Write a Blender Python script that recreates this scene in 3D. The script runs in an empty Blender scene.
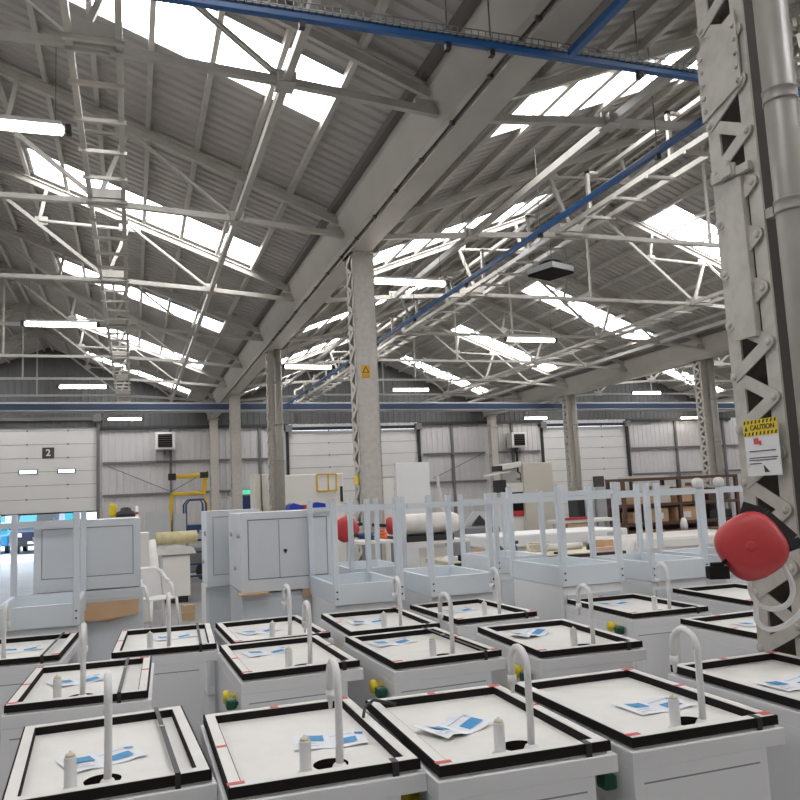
import bpy, math, random
from mathutils import Vector, Matrix
random.seed(7)
E = 1.75                                    # eye height above the floor
C = bpy.context.scene.collection
sc = bpy.context.scene
PI = math.pi

# ------------------------------------------------------------------ camera
F, PITCH, YAW, ROLL = 792.47, 0.121645, 0.328583, -0.046485
fw = Vector((math.sin(YAW)*math.cos(PITCH), math.cos(YAW)*math.cos(PITCH), math.sin(PITCH)))
r0 = Vector((math.cos(YAW), -math.sin(YAW), 0)); u0 = r0.cross(fw)
rt = r0*math.cos(ROLL) + u0*math.sin(ROLL); up = -r0*math.sin(ROLL) + u0*math.cos(ROLL)
cd = bpy.data.cameras.new('camera'); cam = bpy.data.objects.new('camera', cd); C.objects.link(cam)
cam.matrix_world = Matrix(((rt.x, up.x, -fw.x, 0), (rt.y, up.y, -fw.y, 0), (rt.z, up.z, -fw.z, E), (0, 0, 0, 1)))
cd.sensor_width = 36; cd.lens = 36*F/800; cd.clip_end = 400; cd.clip_start = 0.05
sc.camera = cam

def ray(px, py):
    return rt*((px-400)/F) - up*((py-400)/F) + fw
def at(px, py, Y):                          # the point seen at a pixel, at a depth
    d = ray(px, py); return d*(Y/d.y) + Vector((0, 0, E))
def atx(px, py, X):
    d = ray(px, py); return d*(X/d.x) + Vector((0, 0, E))

# ------------------------------------------------------------------ materials
def mat(name, col, rough=.5, metal=0, noise=0, scale=8, emit=None, es=0, bump=0, spec=.5, tint=None):
    m = bpy.data.materials.new(name); m.use_nodes = True
    nt = m.node_tree; b = nt.nodes['Principled BSDF']
    b.inputs['Base Color'].default_value = (*col, 1); b.inputs['Roughness'].default_value = rough
    b.inputs['Metallic'].default_value = metal; b.inputs['Specular IOR Level'].default_value = spec
    if emit:
        b.inputs['Emission Color'].default_value = (*emit, 1); b.inputs['Emission Strength'].default_value = es
    if noise or bump:
        tc = nt.nodes.new('ShaderNodeTexCoord'); n = nt.nodes.new('ShaderNodeTexNoise')
        n.inputs['Scale'].default_value = scale; n.inputs['Detail'].default_value = 6
        nt.links.new(tc.outputs['Object'], n.inputs['Vector'])
        if noise:
            mx = nt.nodes.new('ShaderNodeMix'); mx.data_type = 'RGBA'
            t = tint or tuple(c*(1-noise) for c in col)
            mx.inputs['A'].default_value = (*col, 1); mx.inputs['B'].default_value = (*t, 1)
            rp = nt.nodes.new('ShaderNodeMapRange'); rp.inputs['From Min'].default_value = .4; rp.inputs['From Max'].default_value = .7
            nt.links.new(n.outputs['Fac'], rp.inputs['Value']); nt.links.new(rp.outputs['Result'], mx.inputs['Factor'])
            nt.links.new(mx.outputs['Result'], b.inputs['Base Color'])
        if bump:
            bp = nt.nodes.new('ShaderNodeBump'); bp.inputs['Strength'].default_value = bump; bp.inputs['Distance'].default_value = .01
            nt.links.new(n.outputs['Fac'], bp.inputs['Height']); nt.links.new(bp.outputs['Normal'], b.inputs['Normal'])
    return m
M = {}
M['steel'] = mat('cream_steel_paint', (.47, .445, .405), .42, noise=.14, scale=5, bump=.1)
M['column'] = mat('column_paint', (.55, .515, .465), .4, noise=.16, scale=14, bump=.35)
M['pipe'] = mat('pipe_paint', (.36, .335, .30), .36, noise=.12, scale=6)
M['roof'] = mat('roof_sheet', (.44, .415, .39), .6, noise=.10, scale=1.5)
M['gutter'] = mat('gutter_paint', (.46, .43, .39), .5, noise=.10, scale=2)
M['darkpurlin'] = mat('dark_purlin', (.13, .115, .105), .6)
M['clad'] = mat('wall_cladding', (.57, .55, .545), .5, noise=.07, scale=.7)
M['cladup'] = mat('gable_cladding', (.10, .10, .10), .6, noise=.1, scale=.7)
M['girt'] = mat('girt_grey', (.16, .155, .15), .5)
M['blackrail'] = mat('black_rail', (.025, .025, .028), .5)
M['doorw'] = mat('sectional_door', (.68, .665, .64), .45, noise=.04, scale=1)
M['concrete'] = mat('concrete_floor', (.30, .295, .285), .30, noise=.25, scale=1.3, bump=.05)
M['yard'] = mat('yard_concrete', (.55, .57, .62), .6, noise=.2, scale=.8)
M['white'] = mat('white_powder_coat', (.765, .76, .76), .35, noise=.03, scale=2)
M['whitepanel'] = mat('grey_white_panel', (.66, .685, .71), .35, noise=.03, scale=2)
M['frame'] = mat('stand_paint', (.66, .70, .735), .38)
M['cup'] = mat('cupboard_paint', (.70, .725, .75), .35, noise=.03, scale=2)
M['board'] = mat('tray_board', (.76, .735, .69), .5, noise=.07, scale=7)
M['black'] = mat('black_foam', (.016, .014, .013), .9, spec=.15)
M['hole'] = mat('drain_dark', (.008, .007, .006), 1.0, spec=0)
M['plastic'] = mat('white_plastic_pipe', (.76, .75, .735), .35)
M['cap'] = mat('cream_cap', (.74, .68, .52), .5)
M['paper'] = mat('leaflet_paper', (.75, .76, .79), .7)
M['bluep'] = mat('blue_print', (.05, .28, .55), .6)
M['greyp'] = mat('grey_print', (.35, .38, .46), .6)
M['red'] = mat('red_plastic', (.52, .045, .048), .42, noise=.05, scale=5)
M['tape'] = mat('red_tape', (.60, .09, .09), .5)
M['yellow'] = mat('yellow_paint', (.75, .49, .03), .4)
M['yellowp'] = mat('yellow_plastic', (.80, .60, .02), .4)
M['green'] = mat('green_plastic', (.005, .075, .035), .35)
M['blue'] = mat('blue_trunking', (.012, .09, .27), .35)
M['inside'] = mat('inner_shade_brown', (.10, .085, .075), .7)  # deep brown that paints shade into the near column's inside
M['navy'] = mat('navy_trunking', (.03, .055, .11), .4)
M['navyd'] = mat('blue_door', (.01, .03, .12), .4)
M['royal'] = mat('blue_sheet', (.012, .035, .40), .4)
M['wire'] = mat('wire_basket', (.22, .22, .22), .45, metal=.5)
M['dark'] = mat('dark_rubber', (.02, .02, .022), .5)
M['rod'] = mat('hanger_rod', (.12, .11, .105), .5)
M['card'] = mat('cardboard', (.64, .41, .24), .8, noise=.1, scale=6)
M['wood'] = mat('plywood', (.56, .40, .23), .6, noise=.15, scale=5)
M['palewood'] = mat('pale_bench_top', (.60, .55, .42), .6, noise=.1, scale=4)
M['brown'] = mat('brown_rack_steel', (.10, .05, .035), .5)
M['grey'] = mat('machine_grey', (.22, .22, .23), .4)
M['lgrey'] = mat('light_grey_metal', (.50, .51, .52), .35)
M['beige'] = mat('beige_panel', (.64, .605, .53), .5)
M['cream'] = mat('cream_white_panel', (.80, .775, .73), .5)
M['film'] = mat('wrapping_film', (.74, .71, .67), .3, noise=.12, scale=6, bump=.4)
M['insul'] = mat('yellow_insulation', (.70, .63, .36), .9, noise=.2, scale=9, bump=.5)
M['orange'] = mat('orange_plastic', (.75, .14, .03), .4)
M['bluesteel'] = mat('blue_steel', (.02, .06, .16), .4)
M['tube'] = mat('lamp_tube', (1, .95, .88), .4, emit=(1, .90, .78), es=14)
M['sky'] = mat('rooflight_sheet', (.8, .82, .85), .5, emit=(.98, .985, 1.0), es=9.0)
M['exitg'] = mat('exit_sign_green', (.0, .45, .25), .4, emit=(.05, .9, .5), es=.6)
M['pane'] = mat('door_pane', (.8, .9, 1), .1, emit=(.75, .9, 1.0), es=2.2)
M['signdark'] = mat('sign_dark', (.06, .05, .05), .5)
M['signwhite'] = mat('sign_white', (.80, .80, .80), .5)
M['ink'] = mat('sign_ink', (.03, .03, .03), .6)
M['amber'] = mat('sign_amber', (.70, .36, .02), .5)
M['car'] = mat('dark_car_paint', (.02, .02, .05), .25)
M['glass'] = mat('car_glass', (.03, .22, .27), .08)
M['bright'] = mat('pale_render_wall', (.75, .78, .82), .7)
M['bluecar'] = mat('blue_car_paint', (.02, .22, .42), .25)

# ------------------------------------------------------------------ mesh builder
class MB:
    def __init__(s): s.v, s.f, s.sm = [], [], []
    def add(s, vs, fs, smooth=False):
        b = len(s.v); s.v += [tuple(v) for v in vs]
        for f in fs: s.f.append(tuple(b+i for i in f)); s.sm.append(smooth)
        return s
    def box(s, c, d, rz=0):
        x, y, z = d[0]/2, d[1]/2, d[2]/2; co, si = math.cos(rz), math.sin(rz); vs = []
        for k in (-z, z):
            for a, b in ((-x, -y), (x, -y), (x, y), (-x, y)):
                vs.append((c[0]+a*co-b*si, c[1]+a*si+b*co, c[2]+k))
        return s.add(vs, [(3, 2, 1, 0), (4, 5, 6, 7), (0, 1, 5, 4), (1, 2, 6, 5), (2, 3, 7, 6), (3, 0, 4, 7)])
    def b2(s, lo, hi):
        return s.box([(a+b)/2 for a, b in zip(lo, hi)], [abs(b-a) for a, b in zip(lo, hi)])
    def bar(s, p, q, w, h, ref=(0, 0, 1)):
        p, q = Vector(p), Vector(q); t = (q-p).normalized(); r = Vector(ref)
        if abs(t.dot(r)) > .98: r = Vector((0, 1, 0))
        a = t.cross(r).normalized()*(w/2); b = a.cross(t).normalized()*(h/2)
        vs = [p-a-b, p+a-b, p+a+b, p-a+b, q-a-b, q+a-b, q+a+b, q-a+b]
        return s.add(vs, [(3, 2, 1, 0), (4, 5, 6, 7), (0, 1, 5, 4), (1, 2, 6, 5), (2, 3, 7, 6), (3, 0, 4, 7)])
    def tube(s, pts, r, n=10, closed=False):
        pts = [Vector(p) for p in pts]; m = len(pts); rs = r if isinstance(r, (list, tuple)) else [r]*m
        vs, fs = [], []; pa = None
        for i, p in enumerate(pts):
            t = (pts[min(i+1, m-1)]-pts[max(i-1, 0)]).normalized()
            if pa is None:
                ref = Vector((0, 0, 1)) if abs(t.z) < .9 else Vector((1, 0, 0))
                pa = t.cross(ref).normalized()
            pa = (pa - t*pa.dot(t)).normalized(); pb = t.cross(pa)
            for k in range(n):
                an = 2*PI*k/n; vs.append(p + (pa*math.cos(an)+pb*math.sin(an))*rs[i])
        for i in range(m-1):
            for k in range(n):
                fs.append((i*n+k, i*n+(k+1) % n, (i+1)*n+(k+1) % n, (i+1)*n+k))
        s.add(vs, fs, True); b = len(s.v)-len(vs)
        s.f += [tuple(b+k for k in reversed(range(n))), tuple(b+(m-1)*n+k for k in range(n))]; s.sm += [False, False]
        return s
    def cyl(s, c, r, h, n=20, axis=(0, 0, 1)):
        c = Vector(c); a = Vector(axis).normalized()
        return s.tube([c, c+a*h], r, n)
    def lathe(s, prof, c, axis=(0, 0, 1), n=24):      # profile of (radius, height) along the axis
        c = Vector(c); a = Vector(axis).normalized()
        ref = Vector((0, 0, 1)) if abs(a.z) < .9 else Vector((1, 0, 0))
        x = a.cross(ref).normalized(); y = a.cross(x); vs, fs = [], []; m = len(prof)
        for r, h in prof:
            for k in range(n):
                an = 2*PI*k/n; vs.append(c + a*h + (x*math.cos(an)+y*math.sin(an))*r)
        for i in range(m-1):
            for k in range(n):
                fs.append((i*n+k, i*n+(k+1) % n, (i+1)*n+(k+1) % n, (i+1)*n+k))
        fs += [tuple(reversed(range(n))), tuple((m-1)*n+k for k in range(n))]
        return s.add(vs, fs, True)
    def prism(s, poly, a, b, axis='z'):               # polygon swept between two heights along an axis
        def P(u, v, w):
            return {'z': (u, v, w), 'y': (u, w, v), 'x': (w, u, v)}[axis]
        n = len(poly); vs = [P(u, v, a) for u, v in poly]+[P(u, v, b) for u, v in poly]
        fs = [tuple(reversed(range(n))), tuple(range(n, 2*n))]+[(i, (i+1) % n, n+(i+1) % n, n+i) for i in range(n)]
        return s.add(vs, fs)
    def build(s, name, m, parent=None, bevel=0, loc=None):
        me = bpy.data.meshes.new(name); me.from_pydata(s.v, [], s.f)
        for p, q in zip(me.polygons, s.sm): p.use_smooth = q
        me.materials.append(M[m] if isinstance(m, str) else m)
        import bmesh as bmm
        bm = bmm.new(); bm.from_mesh(me); bmm.ops.recalc_face_normals(bm, faces=bm.faces); bm.to_mesh(me); bm.free()
        o = bpy.data.objects.new(name, me); C.objects.link(o)
        if loc is not None: o.location = loc
        if parent is not None: o.parent = parent
        if bevel:
            md = o.modifiers.new('edge', 'BEVEL'); md.width = bevel; md.segments = 2; md.limit_method = 'ANGLE'; md.angle_limit = 1.0
        return o

def tag(o, label, cat=None, group=None, kind=None):
    o['label'] = label
    if cat: o['category'] = cat
    if group: o['group'] = group
    if kind: o['kind'] = kind
    return o
def thing(name, label, cat, loc=(0, 0, 0), rz=0, group=None, kind=None):
    o = bpy.data.objects.new(name, None); C.objects.link(o); o.empty_display_size = .1
    o.location = loc; o.rotation_euler = (0, 0, rz)
    return tag(o, label, cat, group, kind)
KIDS = {}
def copy_tree(o, parent=None):
    c = o.copy(); C.objects.link(c)
    if parent is not None: c.parent = parent
    for ch in [x for x in C.objects if x.parent == o]: copy_tree(ch, c)
    return c
def part(name, m, mb, parent, label=None, bevel=0):
    o = mb.build(name, m, parent, bevel)
    if label: o['label'] = label
    return o
def text(body, size, parent, m, loc, rot, name, extrude=.001):
    cu = bpy.data.curves.new(name, 'FONT'); cu.body = body; cu.size = size; cu.extrude = extrude
    cu.offset = size*.018; cu.align_x = 'CENTER'; cu.align_y = 'CENTER'; cu.materials.append(M[m])
    f = bpy.data.objects.new(name, cu); C.objects.link(f)
    bpy.context.view_layer.update()
    me = bpy.data.meshes.new_from_object(f.evaluated_get(bpy.context.evaluated_depsgraph_get()))
    bpy.data.objects.remove(f)
    o = bpy.data.objects.new(name, me); C.objects.link(o); o.parent = parent; o.location = loc; o.rotation_euler = rot
    return o
ORD = ['first', 'second', 'third', 'fourth', 'fifth', 'sixth', 'seventh', 'eighth', 'ninth', 'tenth']

# ------------------------------------------------------------------ building frame
SPAN, V1 = 12.3, 3.1
VAL = [V1-SPAN, V1, V1+SPAN, V1+2*SPAN]                # the valley lines
YW, YB = 33.0, -7.0                                     # far wall, rear wall
TY = [6.85+3.7*k for k in range(7)]                     # truss planes
CY = [3.15+7.4*k for k in range(5)]                     # column planes
def zr(d): return E + 3.98 + .392*d                     # roof sheet height above a point d from its valley
SKY = [-4.0, 1.65, 7.45, 13.2, 19.08, 24.65, 30.5]
SKW = 1.05

fl = MB().b2((-9.4, YB, -.2), (34.2, YW, 0)).build('floor', 'concrete')
tag(fl, 'grey concrete workshop floor between the sink units', 'floor', kind='structure')

# roof: corrugated sheets with openings for the rooflights
roof = thing('ceiling', 'corrugated cream grey pitched roof sheets and purlins over the hall', 'roof', (0, 0, 0), kind='structure')
def slope(xv, sgn):                                     # one slope: xv its valley, sgn the way it rises
    ys = []; y = YB; k = 0; p = .19
    while y < YW:
        ys += [(y, 0), (y+.085, 0), (y+.105, .032), (y+.17, .032)]; y += p
    ys.append((YW, 0))
    ds = [.33, .95, 4.66, 6.15]
    vs, fs = [], []
    for y, h in ys:
        for d in ds: vs.append((xv+sgn*d, y, zr(d)+h))
    for i in range(len(ys)-1):
        ym = (ys[i][0]+ys[i+1][0])/2
        for j in range(3):
            if j == 1 and any(s < ym < s+SKW for s in SKY): continue
            fs.append((i*4+j, i*4+j+1, (i+1)*4+j+1, (i+1)*4+j))
    MB().add(vs, fs).build('roof_sheet', 'roof', roof)
    pv = []
    for d in (.395, .99, 1.62, 2.25, 2.88, 3.51, 4.14, 4.77, 5.40, 6.0):
        z = zr(d)-.05
        w = .06 if d > .4 else .085
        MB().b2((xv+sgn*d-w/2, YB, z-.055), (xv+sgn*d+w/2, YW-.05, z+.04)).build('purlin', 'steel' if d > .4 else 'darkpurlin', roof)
SL = [(VAL[0], 1), (VAL[1], -1), (VAL[1], 1), (VAL[2], -1), (VAL[2], 1), (VAL[3], -1), (VAL[3], 1)]
for xv, s in SL: slope(xv, s)
MB().b2((VAL[3], YW-.3, E+3.3), (VAL[3]+.01, YW-.29, E+3.4)).build('trim_1', 'steel', roof)

# rooflights
SN = ['west facing slope of the left bay', 'right hand slope of the left bay', 'left slope of the middle bay', 'right slope of the middle bay', 'left slope of the far right bay', 'right slope of the far right bay', 'slope beyond the last valley']
n = 0
for si, (xv, s) in enumerate(SL):
    for k, y in enumerate(SKY):
        if si in (0, 6) and k < 2: continue
        n += 1
        w = thing('window_%d' % n, 'translucent rooflight strip in the %s, %s along from the camera end' % (SN[si], ORD[k]), 'rooflight', (xv, y, E), kind='structure')
        a, b = .955, 4.655
        def q(d, h): return (s*d, h)
        z = lambda d: zr(d)-E
        mb = MB().add([(s*a, 0, z(a)+.02), (s*b, 0, z(b)+.02), (s*b, SKW, z(b)+.02), (s*a, SKW, z(a)+.02),
                       (s*a, 0, z(a)+.03), (s*b, 0, z(b)+.03), (s*b, SKW, z(b)+.03), (s*a, SKW, z(a)+.03)],
                      [(0, 1, 2, 3), (7, 6, 5, 4), (0, 4, 5, 1), (1, 5, 6, 2), (2, 6, 7, 3), (3, 7, 4, 0)])
        part('pane', 'sky', mb, w)
        fr = MB()
        for yy in (-.01, SKW+.01): fr.bar((s*a, yy, z(a)-.005), (s*b, yy, z(b)-.005), .02, .05)
        for d in (a-.01, b+.01): fr.bar((s*d, 0, z(d)-.005), (s*d, SKW, z(d)-.005), .02, .05)
        part('frame', 'lgrey', fr, w)

# valley gutters on their columns
for i, xv in enumerate(VAL):
    g = thing('valley_gutter', ['box gutter beam in the valley beside the left wall', 'cream box gutter beam running over the near column and its row', 'cream box gutter beam over the second row of columns, beyond the middle bay', 'box gutter beam in the last valley on the far right'][i], 'gutter beam', (xv, 0, E+3.46), group='valley gutter beams')
    pr = [(-.345, .60), (-.335, .50), (-.19, .17), (-.19, .06), (-.165, .06), (-.165, 0), (.11, 0), (.11, .06), (.15, .06), (.15, .17), (.335, .50), (.345, .60)]
    part('trough', 'gutter', MB().prism(pr, YB, YW-.03, 'y'), g)
    fm = MB()
    part('flange', 'gutter', MB().b2((-.2, YB, -.02), (-.14, YW-.03, 0)), g)
    if i == 1:
        cb = thing('clipped_cable', 'thin black cable clipped along the edge of the near gutter beam', 'cable', (xv-.215, 0, E+3.50))
        pts = [(.004*math.sin(k*1.7), YB+2+k*.75, .006*math.sin(k*2.3)) for k in range(49)]
        part('cable', 'dark', MB().tube(pts, .011, 6), cb)
        for k in range(16): part('clip', 'darkpurlin', MB().box((-.004, 4+k*.85, -.012), (.05, .03, .035)), cb)

# roof trusses
def truss_parts(t, cx=6.15):
    z0 = -.06
    R = lambda d: .07+.392*d
    for s in (-1, 1):
        def P(d, z): return (cx+s*(cx-d) if s > 0 else d, 0, z)
        def P(d, z): return (d if s < 0 else 2*cx-d, 0, z)
        ra = MB(); ra.bar(P(.31, R(.31)+.01), P(6.15, R(6.15)+.01), .055, .10); ra.bar(P(.36, R(.36)+.06), P(6.15, R(6.15)+.06), .13, .02)
        part('rafter', 'steel', ra, t)
        ti = MB(); ti.bar(P(.24, 0.01), P(1.75, .14), .07, .075); ti.bar(P(1.75, .14), P(3.5, .25), .07, .075)
        part('tie', 'steel', ti, t)
        wb = [((3.5, .28), (6.1, R(6.1)-.05)), ((4.58, 1.24), (4.47, R(4.47)-.02)), ((4.58, 1.24), (3.12, R(3.12)-.12)), ((3.5, .3), (3.12, R(3.12)-.02)), ((3.12, R(3.12)-.05), (1.78, .17))]
        for k, (a, b) in enumerate(wb):
            m_ = MB()
            if k in (2, 4):
                for yy in (-.025, .025):
                    m_.bar((P(*a)[0], yy, a[1]), (P(*b)[0], yy, b[1]), .022, .032)
            else: m_.bar(P(*a), P(*b), .055, .055)
            part('web_member', 'steel', m_, t)
        gp = [((3.45, .27), .36, .18), ((4.55, 1.24), .20, .14), ((3.12, R(3.12)-.08), .36, .15), ((1.76, .17), .24, .16), ((.36, .07), .22, .13), ((6.02, R(6.05)-.1), .3, .2)]
        for (a, w, h) in gp:
            part('gusset_plate', 'steel', MB().box((P(*a)[0], 0, a[1]), (w, .03, h)), t)
    part('tie', 'steel', MB().bar((3.5, 0, .25), (2*cx-3.5, 0, .25), .07, .065), t)
    part('hanger', 'steel', MB().bar((cx, 0, .25), (cx, 0, R(6.15)-.05), .04, .04), t)
BN = ['left bay', 'middle bay', 'far right bay']
tproto = None
for b in range(3):
    for k, y in enumerate(TY):
        lab = 'cream riveted steel roof truss across the %s, %s from the camera' % (BN[b], ORD[k])
        if tproto is None:
            tproto = thing('roof_truss', lab, 'roof truss', (VAL[b], y, E+3.72), group='steel roof trusses'); truss_parts(tproto); t = tproto
        else: t = copy_tree(tproto)
        t.location = (VAL[b], y, E+3.72); t['label'] = lab
# longitudinal struts and lattice runners between the trusses
def strut(x, lab):
    o = thing('tie_runner', lab, 'steel strut', (x, 0, E+3.86), group='long struts at tie level')
    part('strut', 'steel', MB().b2((-.035, YB, -.045), (.035, YW-.1, .045)), o)
    for y in TY: part('splice_plate', 'steel', MB().box((0, y, .0), (.17, .22, .11)), o)
strut(1.36, 'long straight steel strut below the left bay roof, parallel to the gutter beam')
strut(4.85, 'long pale steel strut below the left slope of the middle bay')
strut(13.65, 'long steel strut below the right slope of the middle bay')
strut(17.1, 'long steel strut below the left slope of the far right bay')
def ladder(x, lab, tall):
    o = thing('lattice_runner', lab, 'lattice girder', (x, 0, E+3.97), group='lattice runners at tie level')
    for s in (-1, 1): part('rail', 'steel', MB().b2((s*.2-.028, YB, -.035), (s*.2+.028, YW-.1, .035)), o)
    y = 4.45
    while y < YW-.3:
        part('rung', 'steel', MB().box((0, y, -.05), (.5, .045, .04)), o); y += .74
    for ty in TY: part('junction_plate', 'steel', MB().box((0, ty, .07), (.42, .3, .12)), o)
    if tall:
        part('upper_rail', 'steel', MB().b2((-.03, YB, .58), (.03, YW-.1, .64)), o)
        for k in range(16):
            part('post', 'steel', MB().b2((-.22, 4.0+k*1.85, -.03), (-.17, 4.05+k*1.85, .62)), o)
            part('arm', 'steel', MB().b2((-.22, 4.0+k*1.85, .58), (0, 4.05+k*1.85, .62)), o)
ladder(-.29, 'ladder like steel runner hung under the left bay roof', False)
ladder(6.5, 'two level steel runner under the middle bay, beside the long blue trunking', True)
ladder(12.0, 'ladder like steel runner under the right slope of the middle bay', False)

# ------------------------------------------------------------------ columns
def lattice_column(loc, lab, top=3.46, near=False, pipe=False, plates=()):
    t = thing('lattice_column', lab, 'column', loc, group='riveted lattice columns')
    D, Wd, H = .33, .30, E+top                      # local: face at x=0, near web at y=0
    for y, s, nm in ((0, 1, 'channel'), (D, -1, 'channel')):
        yw = .07 if near and s > 0 else 0
        ch = MB(); ch.b2((0, y+yw, 0), (Wd, y+yw+s*.014, H))
        for x in (0, Wd): ch.b2((x-.006, y, 0), (x+.006, y+s*.085, H))
        part(nm, 'column', ch, t)
    p = .275; z0 = .09; k = 0; lac = MB()
    z = z0
    while z < H-.15:
        for sgn in (1, -1):
            a, b = (D-.04, z), (.04, z+p/2)
            if sgn < 0: a, b = (.04, z+p/2), (D-.04, z+p)
            if b[1] > H-.03: continue
            for x, s in ((-.012, -1), (Wd+.012, 1)):
                m_ = MB() if near and s < 0 else lac
                off = -.004*s*0 - (.006 if sgn > 0 else 0)
                m_.bar((x+off, a[0], a[1]), (x+off, b[0], b[1]), .064, .009, (1, 0, 0))
                for e in (a, b):
                    if near and s < 0:
                        m_.cyl((x+off+.0052, e[0], e[1]), (.032 if near else .026), -.011, 14, (1, 0, 0))
                        m_.lathe([(.019, 0), (.017, .005), (.009, .009)], (x+off-.0055, e[0], e[1]), (-1, 0, 0), 12)
                if near and s < 0: part('lacing_bar', 'column', m_, t)
        z += p
    if lac.v: part('lacing', 'column', lac, t)
    if near: [part('inner_shade_sheet', 'inside', MB().b2(*q_), t, 'dark sheet painted as shade inside the column') for q_ in (((.012, D-.022, .03), (Wd-.012, D-.016, H-.03)), ((.008, .060, .03), (Wd-.01, .068, H-.03)))]  # thin dark sheets added for shade behind the lacing and in the recess
    part('base_plate', 'column', MB().b2((-.1, -.1, 0), (Wd+.1, D+.1, .025)), t)
    part('cap_plate', 'column', MB().b2((-.05, -.05, H-.02), (Wd+.05, D+.05, H)), t)
    return t
X1 = V1-.15
near = lattice_column((3.0, 3.023, 0), 'big near cream lattice column with caution sign and red cable reel', near=True)
def zeye(v): return E+v
# cover plates, splice plate, clamp on the near column's face
sp = MB(); sp.prism([(.03, zeye(2.03)), (.33, zeye(1.95)), (.33, zeye(2.35)), (.03, zeye(2.43))], -.034, -.024, 'x')
o = part('splice_plate', 'column', sp, near)
rv = MB()
for k in range(5):
    for y in (.05, .30):
        rv.lathe([(.013, 0), (.011, .007), (.005, .011)], (-.034, y, zeye(2.05+.075*k - (.05 if y > .2 else 0))), (-1, 0, 0), 10)
part('rivets', 'column', rv, o)
cp = MB(); cp.b2((-.036, .10, zeye(.72)), (-.024, .245, zeye(1.56))); cp.b2((-.036, .098, zeye(.72)), (0, .106, zeye(1.56)))
part('cover_plate', 'column', cp, near, bevel=.002)
cl = MB(); cl.box((-.035, .25, zeye(1.60)), (.03, .09, .045)); cl.box((-.045, .16, zeye(1.60)), (.05, .075, .05)); cl.cyl((-.05, .16, zeye(1.62)), .012, .045, 10); cl.box((-.035, .07, zeye(1.585)), (.03, .09, .045))
cl.cyl((-.05, .125, zeye(1.565)), .014, .07, 10); cl.cyl((-.05, .19, zeye(1.57)), .012, .06, 10)
part('clamp', 'column', cl, near, bevel=.003)
pz = E+3.46
rp = thing('rainwater_pipe', 'round grey rainwater pipe in front of the near lattice column', 'drainpipe', (3.045, 2.895, 0))
part('pipe', 'pipe', MB().tube([(0, 0, 0), (0, 0, pz)], .077, 28), rp)
for zc in (at(768, 92, 2.87).z, at(792, 204, 2.87).z):
    c = MB(); c.lathe([(.077, -.035), (.083, -.033), (.083, -.024), (.080, -.02), (.080, .02), (.083, .024), (.083, .033), (.077, .035)], (0, 0, zc), n=28)
    part('collar', 'pipe', c, rp)
c = MB(); c.box((-.02, .10, at(792, 204, 2.87).z), (.05, .05, .05))
part('bracket', 'pipe', c, rp)
cols = {}
for k, lab in ((1, 'plain faced cream column in the middle, with a small warning sticker'), (2, 'cream column behind the middle one, second along the row'), (3, 'slim far column, third along the row before the far wall')):
    cols[k] = lattice_column((X1, CY[k]-.11, 0), lab)
cols[4] = lattice_column((X1, 32.3, 0), 'wall column standing against the far cladding left of the exit sign')
for k, lab in ((2, 'lattice column under the second gutter beam, with a pipe in front'), (3, 'far lattice column beside the beige machine panel'), ):
    c = lattice_column((VAL[2]-.15, CY[k]+.3, 0), lab)
    q = thing('rainwater_pipe', 'rainwater pipe in front of the column ' + ('nearer in the second row' if k == 2 else 'farther along the second row'), 'drainpipe', (VAL[2]+.08, CY[k]+.17, 0), group='rainwater pipes')
    part('pipe', 'pipe', MB().tube([(0, 0, 0), (0, 0, E+3.46)], .09, 14), q)
    for zc in (1.8, 2.9, 4.1): part('collar', 'pipe', MB().lathe([(.09, -.03), (.1, -.03), (.1, .03), (.09, .03)], (0, 0, zc), n=14), q)
lattice_column((VAL[2]-.15, 32.3, 0), 'wall column against the far cladding left of the right fan heater')
q = thing('rainwater_pipe', 'dark banded pipe on the second column along the near row', 'drainpipe', (X1+.19, CY[2]-.22, 0), group='rainwater pipes')
part('pipe', 'pipe', MB().tube([(0, 0, 0), (0, 0, E+3.46)], .09, 16), q)
for zc in (E+.95, E+1.75, E+2.7): part('collar', 'pipe', MB().lathe([(.09, -.025), (.1, -.025), (.1, .025), (.09, .025)], (0, 0, zc), n=16), q)

# ------------------------------------------------------------------ end walls
def cladding(name, parent, x0, x1, z0, z1, y, m, zf=None):     # vertical ribs facing the hall
    vs, fs = [], []; x = x0; prof = []
    while x < x1:
        prof += [(x, 0), (x+.16, 0), (x+.175, -.022), (x+.225, -.022), (x+.24, 0)]; x += .25
    prof = [(min(a, x1), b) for a, b in prof]+[(x1, 0)]
    for a, b in prof:
        vs += [(a, y+b, z0), (a, y+b, z1 if zf is None else zf(a))]
    for i in range(len(prof)-1): fs.append((2*i, 2*i+2, 2*i+3, 2*i+1))
    return MB().add(vs, fs).build(name, m, parent)
wf = thing('wall_far', 'ribbed grey cladding wall with dark girts at the far end of the hall', 'wall', (0, 0, 0), kind='structure')
D2 = (-4.9, -1.3, E+3.5); D3 = (6.2, 12.0, E+2.98); D4 = (18.2, 22.8, E+2.95)
zt = E+3.25
xs = [-9.3, D2[0], D2[1], D3[0], D3[1], D4[0], D4[1], 34.0]
for a, b in ((xs[0], xs[1]), (xs[2], xs[3]), (xs[4], xs[5]), (xs[6], xs[7])): cladding('cladding', wf, a, b, 0, zt, YW, 'clad')
for d in (D3, D4): cladding('cladding', wf, d[0], d[1], d[2], zt, YW, 'clad')
def gz(x):
    for v in VAL:
        if abs(x-v) <= SPAN/2+.01: return zr(abs(x-v))
    return zr(SPAN/2)
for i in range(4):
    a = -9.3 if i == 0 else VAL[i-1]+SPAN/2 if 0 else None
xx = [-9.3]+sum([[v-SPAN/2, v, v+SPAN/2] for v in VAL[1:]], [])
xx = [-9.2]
for v in VAL: xx += [v+SPAN/2] if v == VAL[0] else [v, v+SPAN/2]
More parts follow.
